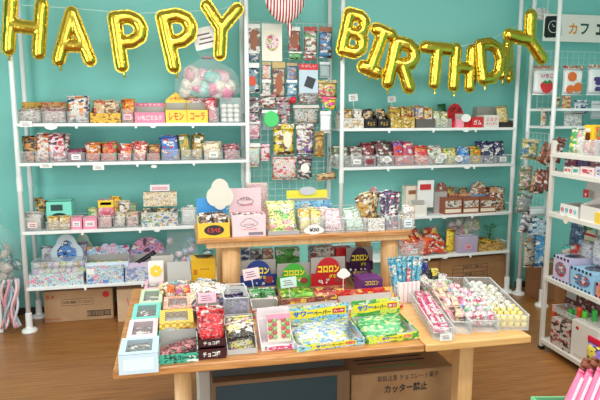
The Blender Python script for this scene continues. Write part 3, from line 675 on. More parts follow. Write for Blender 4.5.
for a in((-.25,.72),(-.25,.52)): bx(bm,-.25*w,.21*w,-.0015,0,a[1]*h-.002,a[1]*h)
bx(bm,-.25*w,-.246*w,-.0015,0,.52*h,.72*h);bx(bm,.206*w,.21*w,-.0015,0,.52*h,.72*h);obj('printed_frame',bm,INK,r)
bm=bmesh.new();q=random.Random(2);x=.12*w
while x<.46*w:
    t=q.choice((.002,.004,.006));bx(bm,x,x+t,-.0015,0,.13*h,.30*h);x+=t+q.choice((.003,.005))
bx(bm,.11*w,.465*w,-.0015,0,.12*h,.14*h);bx(bm,.11*w,.465*w,-.0015,0,.29*h,.31*h);obj('barcode',bm,INK,r)
bm=bmesh.new();prism(bm,arc(.40*w,.82*h,.024,.024,0,340,20),-.0015,0);obj('round_mark',bm,REDINK,r)
ly=FL.flat(120,322,0)[1]
r,w,h=ship_box(FL,118,176,321,288,'cardboard carton with pink drawings on the floor beside the barcode carton',ly,d=.30,m=wood('kraft_pale',[(206,172,136),(214,182,146)],(3,60,3),.75))
text('いちご',-.12*w,.62*h,.42*w,.30*h,mat((226,96,120)),r,y=-.0015,bold=.02);text('ミルク',-.16*w,.22*h,.3*w,.24*h,mat((226,96,120)),r,y=-.0015,bold=.02)
# ---------- centre mesh ----------
L=(lambda x0,x1,y0,y1,lab,m,**k: hang(G,YM-.03,x0,x1,y0,y1,lab,m,**k))
EL=lambda cx,cz,rx,rz:OV(cx,cz,rx,rz)
MP='on the wire mesh'
L(247,260,24,52,'white card with a brown toy figure, top left corner of the wire mesh',pm(Wt,(120,80,60),s=30),hm=PAPER,card_=True,panel=(EL(0,.45,.28,.36),mat((150,90,60))))
L(247,259,52,61,'small blue packet under the brown toy figure card '+MP,pm((40,70,110),Wt,s=50),hm=PAPER)
L(262,282,24,61,'large cream card with a pink cartoon face '+MP,mat((236,232,216)),hm=mat((232,232,220)),card_=True,panel=(EL(0,.50,.3,.22),pm(Lp,Mg,(200,206,120),s=30)))
L(288,300,27,52,'brown snack packet in clear film, top row of the wire mesh',pm((190,190,186),(140,80,50),Rd,s=40),hm=PAPER,panel=(EL(0,.5,.33,.36),mat((150,84,54))))
L(304,317,27,53,'white packet with a red and brown picture, top row of the wire mesh',pm(Wt,(150,70,60),Gn,s=35),hm=mat((170,60,50)))
L(319,332,27,58,'blue and brown toy packet, top right corner of the wire mesh',pm((80,140,190),Wt,Br,s=35),hm=mat((150,90,60)))
L(289,302,52,60,'dark green and white packet under the brown snack packet '+MP,pm(Gn,DB,Wt,s=40),hm=PAPER)
L(303,316,53,60,'teal and red packet in the second row of the wire mesh',pm((50,120,110),Rd,Wt,s=40))
L(245.5,259,63,93,'packet with a round red charm on blue at the left edge of the wire mesh',pm((120,160,180),Wt,Nv,s=35),hm=PAPER,panel=(EL(0,.40,.26,.18),mat((214,80,50))))
L(262,271,62,80,'small white doll packet, left of the middle of the wire mesh',pm(Wt,Tn,Pk,s=40),hm=mat((196,170,120)))
L(262,271,80,97,'lower white doll packet with grey base '+MP,pm((220,214,206),Gy,DB,s=40),hm=PAPER)
L(272.5,285,62,98,'tall brown and white figure packet with a gold top '+MP,pm((206,190,170),(150,90,60),Nv,s=35),hm=mat((196,170,110)),panel=(EL(0,.4,.28,.28),mat((160,90,60))))
L(286.5,297,63,82,'sand and blue packet right of the tall figure packet '+MP,pm((150,160,170),(170,110,80),Bl,s=35),hm=mat((180,150,110)))
L(286.5,297,80,97,'light blue packet below the sand and blue packet '+MP,pm((130,180,210),Wt,Nv,s=40),hm=PAPER)
r=L(299,318,64,94,'pale blue packet with a red header and a dark square '+MP,mat((186,206,220),.3),hm=mat((204,40,50)),card_=True,hf=.2)
o=obj('printed_panel',BX(-.035,.035,-.005,-.003,-.04,.04),mat((50,54,60)),r,loc=(.01,0,.085),rot=(0,R(20),0))
text('たのしい',0,.205,.11,.018,PAPER,r,y=-.0052)
L(319.5,330,62,78,'clear empty-looking film packet at the right of the wire mesh',clear((190,206,210),.5),hm=mat((220,226,226)))
L(317.5,337,80,98,'gold net bag of colourful sweets at the right edge of the wire mesh',pm((214,180,110),Mg,(80,150,80),Wt,s=45),t=.03)
L(321,336,97,110,'rainbow sour ribbon packet below the gold net bag',pm((240,90,140),(60,190,150),Yl,(60,160,220),s=25))
L(245.5,262,97,113,'dark assorted trinket packet at the left edge of the wire mesh',pm((60,54,60),Wt,(150,50,60),Gy,s=55),t=.02)
L(260,276,94,108,'red, green and white trinket packet in the busy middle of the mesh',pm(Wt,(60,130,80),Rd,DB,s=50),t=.025)
L(276,291,97,118,'packet of tiny coloured charms behind the green disc',pm(Gy,Rd,Wt,Nv,s=60),t=.02)
L(247,259,110,124,'dark grey packet with white prints above the pink packet',pm((80,80,84),Wt,Pk,s=50))
L(262,280,110,130,'clear film packet holding the bright green disc',FILM,hm=PAPER,panel=(EL(0,.55,.40,.40),mat((52,200,96),.25)),t=.02)
L(281,288,112,126,'narrow red and silver packet right of the green disc',pm(Gy,Rd,Wt,s=60))
x,zz=G.hit(293.5,100,YM-.05);bm=bmesh.new();lathe(bm,[(.004,-.028),(.018,-.02),(.026,0),(.02,.018),(.008,.026)],18);r=T('toy_apple','small red apple-shaped toy hung in the middle of the mesh','toy',G,x,YM-.045,zz);obj('body',bm,mat((206,40,60),.25),r,smooth=True);bm=bmesh.new();tube(bm,[(0,0,.022),(.004,0,.045)],.003,6);obj('stem',bm,mat((70,110,50)),r)
L(293,319,105,124,'wide silver grey stamp packet in the middle of the wire mesh',pm((176,176,170),(150,160,150),(190,170,150),s=25,rough=.15),hm=mat((206,204,196)))
L(298,318,93,104,'grey and brown packet directly above the silver grey packet',pm(Gy,Br,Wt,s=50))
r=L(320,331,111,133,'small white bag with a rounded cap at the right of the wire mesh',mat((238,240,242),.4),hm=PAPER,t=.03)
L(246,260,121,139,'pale pink packet left of the green disc',pm((236,190,204),Wt,(200,120,140),s=40),hm=PAPER)
L(246,260,143,167,'clear bag of pastel sweets at the lower left of the wire mesh',pm((206,226,220),Pk,(236,226,150),Wt,s=40),t=.03,hm=PAPER)
L(260.5,270,144,161,'small pink packet with a red print beside the pastel sweets',pm(Lp,Rd,Wt,s=35))
L(273,294,124,155,'yellow and brown pouch in the lower middle of the wire mesh',pm((226,200,60),(110,70,40),Wt,s=28),panel=(EL(.18,.5,.2,.26),mat((236,226,200))))
L(296,313.5,124,154,'white pouch with purple and brown print beside the yellow pouch',pm(Wt,(120,80,170),(130,80,60),s=32))
L(314.5,324,131,157,'gold pouch partly behind the white and purple pouch',pm((206,164,80),(150,110,60),s=30))
L(272,297,156.5,180,'clear bag of red and pink candies at the bottom of the wire mesh',pm(Wt,(226,90,110),Lp,(240,170,120),s=45),hf=.06)
L(297.5,312,155,179,'black and white packet with a white disc at the bottom of the mesh',pm((60,50,54),Wt,(120,60,70),s=40),panel=(EL(0,.45,.3,.2),PAPER))
o=obj('snack_packet',packet_bm(.16,.055,.03),pm(Tn,Br,Cr,s=50),smooth=True);x,zz=G.hit(326,180,YM-.05);put(o,G,x,YM-.06,zz,ry=R(-8));tag(o,'tan twisted biscuit packet hooked at the lower right of the mesh','packet')
# backboards behind
# ---------- right unit ----------
T1,T2,T3,T4='top right shelf','second right shelf','third right shelf','lowest right shelf'
z=ZR[3];b0=.004
s=tray(FR,b0,341,364,118,112,z,'white display box of gold packets on the top right shelf',pm(Wt,Gd,(200,190,180),s=50),d=.14,kind=None)
packs(s,4,[pm(Gd,Wt,DB,s=40),pm(Wt,Gd,Br,s=40)],109,'gold and white','the white display box on the top right shelf',side=2,lean=8)
for a,b_,w_ in((365,377,'left'),(378,390,'right')):
    s=tray(FR,b0,a,b_,119,112,z,f'black display box, {w_} one of two, on the top right shelf',mat((28,24,24),.35),d=.14,kind=None,inner=mat((34,30,30)),ftxt=('チョコ',.6,.45,mat(Gd)))
    packs(s,3,pm((50,36,30),Tn,Gd,s=40),109,'dark brown and cream',f'the {w_} black display box',lean=8)
s=tray(FR,b0,391,415,117,112,z,'gold display box beside the black boxes on the top right shelf',pm((206,170,70),(150,120,40),Cr,s=45),d=.14,kind=None)
packs(s,4,[pm((200,160,60),(120,90,40),Cr,s=35),pm((214,190,110),(130,90,40),Rd,s=35)],107,'gold and olive','the gold display box on the top right shelf',side=2,wf=.95)
s=tray(FR,b0,416,435,119,112,z,'grey tray of biscuit packets on the top right shelf',mat((96,90,88),.5),d=.14,kind=None)
packs(s,5,[pm(Tn,Wt,Rd,Bl,s=40),pm((220,190,120),Rd,Wt,s=40)],106,'tan and red biscuit','the grey tray on the top right shelf',side=2,wf=.95)
binp(FR,b0,T1,436,452,119,z,'pastel green and gold',[pm((206,206,150),Gn,Wt,s=45),pm(Cr,Or,Gn,s=45)],111,4,side=2)
stand(FR,.17,441,449,104,z,'dark green bottle-shaped packet left of the round red header',mat((36,100,60),.3),ry=R(-6))
s=tray(FR,.03,452,470,121,103.5,z,'red display box with a domed header on the top right shelf',mat((206,30,36),.35),d=.10,kind='dome',txt=('グミ',.55,.75,.4,BLACK),inner=mat((190,40,46)))
card(FR,.0,461,471,114,122,'round white price tag in front of the red domed box',PAPER,'round',marks=False)
s=tray(FR,b0,456,464,119,112,z,'pink clear tub of sweets in front of the red domed box',mat((240,150,170),.3),d=.024,kind=None)
carton(FR,b0,471.5,483,117,z,'red box with white lettering on the top right shelf',mat((206,36,44),.35),d=.10,txt=[('ガム',0,.5,.7,.5,PAPER)])
carton(FR,.19,477,500,107,z,'plain grey open box at the back of the top right shelf',mat((178,172,162),.7),d=.09)
carton(FR,b0,484,499,115,z,'white box with pink lettering on the top right shelf',mat(Wt),d=.12,txt=[('ミルク',0,.66,.75,.32,mat((226,60,90))),('キャンディ',0,.3,.75,.25,mat((226,60,90)))])
s=tray(FR,b0,499.5,513,122,113,z,'dark brown tray with a cream pouch at the right end of the top right shelf',mat((48,34,28),.4),d=.12,kind=None)
packs(s,2,pm((226,206,150),Gd,Cr,s=40),106,'cream and gold','the dark brown tray on the top right shelf',t=.02)
for x0,x1,y0,y1,n_ in((349,358,94,101,'left'),(388,396,96,102,'right')):
    card(FR,.10,x0,x1,y0,y1,f'small white card on a stick, {n_} one of two above the top right shelf',PAPER,stick=.07,ry=R(-6))
z=ZR[2]
for x0,x1,wh,c,pt,n in((336,350,'grey and green herb',[(120,130,100),Wt,(60,80,60)],147,3),(351,363,'silver and white',[(176,176,170),Wt,Br],148,3),(364,376,'dark red',[(110,24,34),DR,Wt],144,4),(377.5,394,'black and white',[(50,30,28),Wt,DR],142,4),
    (395.5,414,'red and purple picture',[(200,50,40),(90,70,170),Wt],142,3),(415.5,430,'red and white strawberry',[(206,40,60),Wt,Or],147,4),(431,447,'white and green',[Wt,(110,150,70),Rd],147,4),(448,459.5,'cream and yellow',[(226,214,160),Yl,Gn],149,3),
    (460.5,471,'blue and white',[(70,150,220),Wt,Bl],148,3),(472,483,'orange and yellow',[(230,150,50),Yl,Gn],148,3),(484,497,'navy with white branches',[(24,30,84),Wt,(40,60,130)],143,3),(498,507.5,'navy and silver',[(30,36,80),(24,30,80),Wt],142,2)):
    mm=[pm(c[0],c[1],c[2],s=35),pm(c[0],c[2],c[1],s=35)]
    binp(FR,b0,T2,x0,x1,156,z,wh,mm,pt-1,n+1,side=2 if (x1-x0)>14 else 1,wf=1.12,tagm=PAPER if int(x0) in(351,498,431) else (mat((150,50,60),.4) if int(x0)==364 else None))
for a in((382,392,156,163),(438,447,153,160),(455,463,155,162)):
    card(FR,-.004,a[0],a[1],a[2],a[3],'round white price tag on the bin at '+{382:'the black and white packets',438:'the white and green packets',455:'the cream and yellow packets'}[a[0]],PAPER,'cloud',marks=True)
z=ZR[1]
carton(FR,.10,406,418,186,z,'beige box with a round cookie picture on the third right shelf',mat((226,214,196)),d=.08,txt=[],panel=[(0,.78,.62,.14,mat((150,90,60)))])
card(FR,.06,417,434,180,208,'white backing card with a red picture on the third right shelf',mat((232,232,230)),marks=False,name='display_card')
card(FR,.055,420,431,184,190,'small red picture label on the white backing card',mat((200,44,54)),marks=False,name='picture_label')
s=tray(FR,b0,412,427,205,200,z,'white scalloped box in front of the backing card, third right shelf',mat((232,228,220)),d=.05,kind=None)
carton(FR,.09,434,447,192,z,'grey box left of the face boxes on the third right shelf',mat((170,168,166)),d=.10)
nm=('left','middle','right')
for i,(x0,x1) in enumerate(((444.5,462),(463,479),(480,496))):
    s=carton(FR,b0,x0,x1,198,z,f'brown and white face box, {nm[i]} one of three, on the third right shelf',mat((150,84,60),.4),d=.12,panel=[(0,.62,.92,.42,pm(Wt,(90,50,40),Tn,s=50)),(0,.2,.92,.22,mat((236,220,200)))])
    for k in(-1,0,1):
        pass
for x0,x1,y0,lab,m_ in((434,448,182,'brown chocolate dome header left above the face boxes',pm((130,80,60),Wt,Rd,s=50)),(470,486,181,'blue-based dome header above the middle face box',pm((150,90,60),Cr,Wt,s=45))):
    xa,za=FR.hit(x0,198,.14);xb,zb=FR.hit(x1,y0,.14);w=xb-xa;h=zb-z
    r=T('display_box',lab.replace('header','headed box')+' on the third right shelf','box',FR,(xa+xb)/2,.14,z)
    obj('box_body',BX(-w/2,w/2,0,.08,0,h*.62,bev=.001),mat((110,170,210) if x0==470 else (180,176,170),.4),r)
    bm=bmesh.new();prism(bm,head_outline('dome',w,h*.55,h),-.003,0);obj('header_card',bm,m_,r)
s=tray(FR,.135,449,470,194,191,z,'red and tan snack tray behind the left face box',pm((200,60,50),Tn,s=50),d=.10,kind=None)
packs(s,3,pm(Tn,Br,Yl,s=50),187,'tan and brown','the red snack tray on the third right shelf',side=2)
stand(FR,.05,491,506,188,z,'tan character pouch at the right end of the third right shelf',pm((206,160,120),Wt,(130,40,40),s=36),t=.03)
stand(FR,.16,486,502,187,z,'dark maroon pouch behind the tan character pouch',pm((90,40,40),Rd,Wt,s=40))
z=ZR[0]
q=random.Random(11)
def heap(fr,ly,x0,x1,y,z,n,mats,sz,label,grp,d=.14,name='snack_packet',cat='packet',hh=.08,t=.014,flatl=55):
    Xa,_=fr.hit(x0,y,ly);Xb,_=fr.hit(x1,y,ly);pr={}
    for k in range(n):
        mm=mats[k%len(mats)];kk=id(mm)
        if kk not in pr: o=obj(name,packet_bm(sz[0],sz[1],t,rs=k+3),mm,smooth=True);pr[kk]=o
        else: o=pr[kk].copy();COL.objects.link(o)
        fx=(k+.5)/n;lay=k%3
        put(o,fr,Xa+(Xb-Xa)*fx,ly+d*(.1+.28*lay),z+.012+hh*lay/2.6,rx=-R(q.uniform(flatl-14,flatl+10)),rz=R(q.uniform(-40,40)),ry=R(q.uniform(-14,14)))
        tag(o,label,cat,grp)
heap(FR,.0,408,446,247,z,11,[pm((206,50,36),Or,Wt,s=35),pm((226,100,50),Rd,Wt,s=35),pm((200,40,30),Wt,Yl,s=35)],(.13,.12),'red and orange packet heaped at the left of the lowest right shelf','red and orange packets heaped on the lowest right shelf',hh=.13,t=.025)
s=clear_bin(FR,-.002,404,424,243,z,'clear bin with a white card at the left of the lowest right shelf',d=.1,tagm=PAPER)
for k,(x0,x1,y0) in enumerate(((446,454,230),(453,460,238))): stand(FR,.05+.03*k,x0,x1,y0,z,['tall bright yellow pouch','short bright yellow pouch'][k]+' beside the clear bag of mixed sweets',pm(Yl,(150,110,30),(230,190,60),s=35),t=.03,ry=R(5-10*k))
film_bag(FR,.06,452,486,217,248,'clear bag of mixed sweets on the lowest right shelf',[(206,196,190),(190,120,130),(170,190,120),(226,220,200)],n=30,t=.2,knot=False,seed=21)
s=clear_bin(FR,-.006,459,478,237,z,'clear lilac bin with a pink card on the lowest right shelf',d=.09,m=clear((210,196,226),.45),tagm=mat((244,160,176)))
q2=random.Random(4);Xc,_=FR.hit(490,225,.17);gp=T('leafy_plant','green leafy sprig at the back of the lowest right shelf','plant',FR,Xc,.17,z)
bm=bmesh.new();tube(bm,[(0,0,0),(.006,0,.10),(0,0,.17)],.004,6);obj('stem',bm,mat((80,120,50)),gp)
bm=bmesh.new()
for k in range(22):
    a=q2.uniform(0,6.28);l=q2.uniform(.04,.075);zz=q2.uniform(.05,.18);e=q2.uniform(.1,.9);dx,dy=math.cos(a),math.sin(a);nx,ny=-dy*.010,dx*.010
    p0=Vector((0,0,zz));p1=Vector((dx*l*.5+nx,dy*l*.5+ny,zz+l*.5*e));p2=Vector((dx*l,dy*l,zz+l*e*.7));p3=Vector((dx*l*.5-nx,dy*l*.5-ny,zz+l*.5*e))
    vs=[bm.verts.new(p) for p in(p0,p1,p2,p3)];bm.faces.new(vs)
obj('leaves',bm,pm((96,140,60),(170,190,110),(60,100,40),s=40),gp)
s=tray(FR,b0,478.5,505,243,240,z,'low gold tray of yellow packets on the lowest right shelf',pm((150,110,50),Gd,s=40),d=.16,kind=None)
heap(FR,.02,480,504,244,z+.012,8,[pm((220,176,60),Br,Yl,s=40)],(.085,.08),'gold and brown packet lying in the low gold tray','gold packets in the low gold tray',hh=.03,flatl=62)
# cartons under right unit
X0,ly=FR.flat(441,297,0);
r,w,h=ship_box(FR,440,504,293,257,'large cardboard carton with a printed table, on the floor under the right unit',.03,d=.28,m=wood('kraft_deep',[(150,108,68),(166,122,80)],(3,60,3),.75))
bm=bmesh.new()
for k in range(5): bx(bm,-.32*w,.22*w,-.0015,0,(.40+.10*k)*h-.0015,(.40+.10*k)*h+.0015)
for a in(-.32,-.16,.22): bx(bm,a*w-.0015,a*w+.0015,-.0015,0,.40*h,.80*h)
bx(bm,.02*w,.38*w,-.0015,0,.10*h,.115*h);bx(bm,.02*w,.38*w,-.0015,0,.25*h,.265*h);bx(bm,.02*w,.025*w,-.0015,0,.1*h,.26*h);bx(bm,.375*w,.38*w,-.0015,0,.1*h,.26*h);obj('printed_frame',bm,INK,r)
text('品名 菓子',0,.75*h,.3*w,.06*h,INK,r,y=-.002);text('数量 ケース',.02*w,.55*h,.32*w,.06*h,INK,r,y=-.002);text('取扱注意',.2*w,.18*h,.32*w,.10*h,INK,r,y=-.002,bold=.03)
ship_box(FR,408,439,296,262,'smaller cardboard carton partly hidden left of the printed-table carton',.06,d=.26,m=wood('kraft_deeper',[(160,116,72),(176,130,86)],(3,60,3),.75))
# ---------- far right: sign, pouches, end mesh ----------
YS=4.20
xa,zb_=G.hit(543,41,YS);xb,zt_=G.hit(612,16,YS);w=xb-xa;h=zt_-zb_
sn=T('hanging_sign','long white hanging sign with coloured katakana and a black square','sign',G,(xa+xb)/2,YS,zb_)
obj('board',BX(-w/2,w/2,0,.012,0,h,bev=.003),mat((226,222,214),.5),sn)
bm=bmesh.new();prism(bm,[(-w/2+.005+a*.15,h*.12+b_*.17) for a,b_ in((0,.08),(.12,.0),(.90,.04),(1,.14),(.96,.92),(.86,1),(.1,.96),(.02,.86))],-.003,0);obj('black_square',bm,mat((20,20,22),.4),sn)
bm=bmesh.new();cx,cz=-w/2+.083,h*.12+.085
tube(bm,[(cx+.045*math.cos(R(a)),-.004,cz+.045*math.sin(R(a))) for a in range(0,361,20)],.0022,5);tube(bm,[(cx-.012,-.004,cz+.02),(cx,-.004,cz),(cx+.014,-.004,cz+.004)],.002,5);obj('ring_drawing',bm,PAPER,sn)
for i,(ch,c) in enumerate((('カ',(214,140,50)),('フ',(40,80,60)),('ェ',(40,44,50)))):
    xx,_=G.hit((573,584.5,600)[i],30,YS);text(ch,xx-(xa+xb)/2,h*.48,.075,.085,mat(c,.5),sn,y=-.0012,bold=.035)
bm=bmesh.new()
for a in(-w/2+.03,w/2-.06): tube(bm,[(a,.006,h),(a,.006,2.75-zb_)],.0015,5)
obj('string',bm,WHITE,sn)
card(G,4.25,533,550,8,20,'round white paper doily behind the tipped Y balloon',pm(Wt,(190,190,190),s=60),'round',marks=False,name='paper_doily')
def pouch(x0,x1,y0,y1,label,fruit,Y=4.10):
    r=hang(G,Y,x0,x1,y0,y1,label,mat((228,230,230),.25),hm=pm((180,140,110),Wt,Rd,s=50),hf=.10,t=.04)
    xa,za=G.hit(x0,y1,Y);xb,zb=G.hit(x1,y0,Y);w=xb-xa;h=zb-za
    bm=bmesh.new()
    if fruit=='strawberry':
        prism(bm,[(0,.06*h),(.12*w,.10*h),(.24*w,.24*h),(.26*w,.36*h),(.16*w,.44*h),(-.16*w,.44*h),(-.26*w,.36*h),(-.22*w,.22*h),(-.12*w,.10*h)],-.026,-.016);obj('printed_fruit',bm,mat((210,44,50),.35),r)
        bm=bmesh.new();prism(bm,[(-.2*w,.42*h),(-.08*w,.50*h),(0,.44*h),(.08*w,.52*h),(.2*w,.43*h),(0,.38*h)],-.027,-.02);obj('printed_leaf',bm,mat((50,130,60),.4),r)
        text('いちご',0,.66*h,.5*w,.14*h,mat((214,50,80)),r,y=-.024,bold=.03)
    elif fruit=='orange':
        for a,b_,s_ in((-.12,.62,.2),(-.18,.2,.17),(.18,.26,.2)): prism(bm,arc(a*w,b_*h,s_*w,s_*w,0,340,16),-.027,-.012)
        obj('printed_fruit',bm,mat((224,110,44),.35),r);bm=bmesh.new();prism(bm,arc(.2*w,.62*h,.12*w,.16*h,0,340,14),-.027,-.012);obj('printed_flower',bm,PAPER,r)
    else:
        for k in range(10):
            a=(k%4-1.5)*.13+(.06 if k//4 else 0);b_=.52-.12*(k//4) if k<8 else .2
            prism(bm,arc(a*w,b_*h,.085*w,.085*w,0,330,11),-.028-.0002*k,-.012)
        obj('printed_fruit',bm,mat((72,56,120),.35),r)
pouch(532,559,66,95,'clear white pouch with a strawberry print hanging under the sign','strawberry')
pouch(561.5,584,66,95,'clear white pouch with orange fruit prints behind the white post','orange')
pouch(586,612,65,95,'clear white pouch with purple grapes at the right edge of the picture','grape')
H2=lambda x0,x1,y0,y1,lab,m,**k: hang(G,4.10,x0,x1,y0,y1,lab,m,**k)
H2(551,560,97,107,'small tan packet in the second row below the strawberry pouch',pm(Tn,Wt,Br,s=45))
H2(561,572,96,110,'tan and orange character packet below the orange pouch',pm(Tn,(190,90,50),Wt,s=40))
H2(573,589,100,114,'blue and white checked packet below the grape pouch',pm((190,206,226),Nv,Wt,s=45))
H2(590,606,101,119,'plain silver-grey packet at the right edge below the grapes',mat((196,200,202),.3))
H2(540,547,109,127,'white packet with red gift prints, left of a pair on the shelf',pm(Wt,(200,60,60),Tn,s=45))
H2(549,557,109,127,'white packet with red star prints, right of a pair on the shelf',pm(Wt,(200,60,60),DB,s=45))
H2(563,584,110,128,'large white pouch with faint grey lettering behind the yellow box',pm((236,232,226),(200,196,200),s=30),t=.03)
FSM=Frame(2.74,4.28,-90)
def sidepk(x0,x1,y0,y1,lab,m,off=0,ry=0,t=.03): hang(FSM,off,x0,x1,y0,y1,lab,m,t=t,ry=ry,name='hanging_packet')
Hq=lambda x0,x1,y0,y1,lab,m,Y=3.95,ry=0,t=.03: hang(G,Y,x0-1,x1+1.5,y0-1,y1+1.5,lab,m,t=t,ry=ry)
Hq(521,536,140,158,'yellow and blue snack bag, upper left on the end mesh',pm((206,190,120),(60,120,170),Wt,s=32),Y=4.0,ry=R(4))
Hq(536,546,143,162,'brown and white snack bag in the middle of the upper row, end mesh',pm((150,90,60),Wt,DB,s=32),Y=3.98,ry=R(24))
Hq(544,553,140,163,'brown and cream snack bag slanting in the upper row, end mesh',pm((160,84,56),Cr,DB,s=32),Y=3.90,ry=R(20))
Hq(551,560,138,161,'maroon snack bag at the right of the upper row, end mesh',pm((120,50,44),Wt,Br,s=32),Y=3.82,ry=R(14))
Hq(519,531,167,190,'green and pink character bag, left in the lower row of the end mesh',pm((130,150,110),Pk,Wt,s=38),Y=4.0)
Hq(530,537,172,192,'tan paper packet in the lower row of the end mesh',pm(Tn,Br,s=40),Y=3.97,ry=R(10))
Hq(533,543,170,192,'red-brown and white snack bag in the lower row of the end mesh',pm((150,70,50),Wt,DB,s=32),Y=3.92,ry=R(8))
Hq(543,552,168,190,'dark brown and white snack bag at the right of the lower row',pm((110,50,40),Wt,DR,s=32),Y=3.86,ry=R(8))
Hq(515,529,194,212,'grey, green and white character bag below the snack bags',pm((150,150,150),(60,140,70),Wt,s=36),Y=4.0,ry=R(8))
Hq(518,532,211,232,'white bag with grey stripes and dark print on the end mesh',pm(Wt,(110,120,150),(60,60,80),s=30),Y=4.0,ry=R(14))
Hq(530,545,207,215,'pale grey box-like packet above the striped bags',mat((206,210,212),.4),Y=3.96)
Hq(528,546,219,237,'white and sky blue packet with small black letters on the end mesh',pm((176,206,230),Wt,(60,70,90),s=30),Y=3.92,ry=R(6))
Hq(524,535,237,266,'clear packet with a tan ring toy low on the end mesh',pm((196,190,180),Tn,(90,90,80),s=30,rough=.2),Y=3.96)
Hq(535,545,236,266,'bright blue and white hanging toy packet low on the end mesh',pm((90,160,210),Wt,(50,100,170),s=28),Y=3.90)
# cartons on the floor behind the rack
r,w,h=ship_box(Frame(2.86,4.30,-90),524,541,296,262,'brown cardboard carton on the floor behind the corner post',.0,d=.32,m=wood('kraft_brown',[(136,92,56),(152,104,66)],(3,60,3),.75))
# ---------- rack along the right ----------
E=FE
ez=[E.hit(600,302,0)[1]*.5+E.hit(553,276,0)[1]*.5, E.hit(560,214,0)[1], E.hit(580,175,0)[1], E.hit(580,155,0)[1]]
eb=E.hit(562,361,0)[1]
W_=1.0;rk=T('display_rack','low white metal rack of toys and sweets along the right side','shelf',E,0,0,0)
ztop=E.hit(563,141,0)[1]
for x in(0,W_):
    for y in(0,.36): obj('post',BX(x-.012,x+.012,y-.012,y+.012,.02,ztop,bev=.002),mat((214,208,200),.4),rk);obj('rubber_foot',BX(x-.015,x+.015,y-.015,y+.015,0,.022,bev=.002),BLACK,rk)
eb=.075
for zz in [eb]+ez:
    s_=obj('shelf_board',BX(-.006,W_,-.014,.37,zz-.028,zz,bev=.002),mat((222,218,210),.4),rk)
print('E levels',eb,ez,ztop)
# bottom level
z=eb
def ebox(x0,x1,yt,z,label,m,ly=.0,d=.12,**k): return carton(E,ly,x0,x1,yt,z,label,m,d=d,**k)
ebox(550.5,570,321,z,'box printed with little black and red faces on the lowest rack level',pm((210,196,190),(30,24,26),(190,60,60),s=36),d=.16)
rb=ebox(571,599,325,z,'plain white box with a small red round logo on the lowest rack level',mat((226,222,216),.5),d=.22)
bm=bmesh.new();prism(bm,arc(-rb.w*.28,rb.h*.82,.014,.010,0,340,18),-.0015,0);obj('round_logo',bm,REDINK,rb.root)
text('おたのしみ',-.1*rb.w,.08*rb.h,.5*rb.w,.06*rb.h,REDINK,rb.root)
zc=rb.z
bt=clear_bin(E,.03,551,598,316,z+.195,'clear tray on the face box holding colourful capped bottles',d=.12);bt.px=575
for k,(px,py,c,hh) in enumerate(((554,304,(236,100,40),.10),(566,313,(236,200,60),.08),(571,309,(60,170,70),.10),(575,309,(70,180,80),.10),(580,307,(226,70,40),.11),(581.5,315,(240,190,50),.09),(585,311,(90,190,60),.10),(592,310,(60,170,70),.10))):
    X,Z=E.hit(px,py,.08);b_=T('capped_bottle',['orange','yellow','dark green','mid green','red-orange','amber','light green','green'][k]+' capped plastic bottle standing in the rack tray, '+['leftmost','second from left','third from left','fourth from left','tallest near the middle','in front of the tallest','right of the amber one','rightmost'][k],'bottle',E,X,.08+.02*(k%2),Z-hh)
    bm=bmesh.new();lathe(bm,[(.014,0),(.016,.005),(.016,hh*.6),(.009,hh*.66)],14);obj('body',bm,mat(c,.3),b_,smooth=True)
    bm=bmesh.new();lathe(bm,[(.0155,hh*.60),(.0165,hh*.62),(.0165,hh*.95),(.013,hh)],14);obj('cap',bm,mat(tuple(min(255,int(v*1.1)) for v in c),.25),b_,smooth=True)
ship_box(E,552,575,330,285,'brown carton lying at the back of the lowest rack level',.24,d=.10,m=wood('kraft_rack',[(146,100,60),(160,112,70)],(3,60,3),.75),z=z)
r=T('display_box','maroon patterned box tilted behind the capped bottles','box',E,*(E.hit(579,312,.17)[0],.17,E.hit(579,316,.17)[1]),ry=R(0))
w=E.hit(594,300,.17)[0]-E.hit(563,300,.17)[0];h=E.hit(579,286,.17)[1]-E.hit(579,316,.17)[1]
obj('box_body',BX(-w/2,w/2,0,.05,0,h,bev=.001),pm((110,24,40),Wt,(60,20,30),s=36),r);obj('printed_panel',BX(-w*.45,-w*.12,-.0015,0,h*.45,h*.9),mat((206,206,214)),r)
# level 2 : toy boxes with striped edges
z=ez[0]
def toybox(x0,x1,yf,yt,label,c1,c2,d=.2,pic=None):
    s=carton(E,.0,x0,x1,yf,z,label,mat(c1,.35),d=d)
    st=pm((30,30,40),Wt,(30,30,40),s=18)
    n=int(s.w/.016)
    for k in range(0,n,2):
        for z0,z1 in((s.h-.016,s.h+.0008),(.002,.014)): obj('edge_stripe',BX(-s.w/2+k*.016,-s.w/2+(k+1)*.016,-.0012,.0005,z0,z1),mat((40,36,60),.4),s.root)
    bm=bmesh.new();prism(bm,arc(0,s.h*.5,s.w*.36,s.h*.30,0,345,24),-.0016,0);obj('printed_panel',bm,pm(c2,Wt,Gy,Rd,s=50),s.root)
    bm=bmesh.new();prism(bm,arc(0,0,s.w*.3,d*.36,0,345,24),-.0006,.0006);obj('window',bm,mat((70,80,96),.1),s.root,loc=(0,d*.5,s.h+.0012),rot=(R(90),0,0))
    return s
toybox(553,569,257,250,'lilac toy box with striped edges, left on the second rack level',(206,196,226),(150,120,150))
toybox(570,594,270,255,'light blue toy box with striped edges and a round picture, rack level',(150,200,232),(90,130,180))
toybox(595,616,286,265,'pink and orange toy box cut off by the right edge of the picture',(226,140,130),(226,160,70))
z2=z
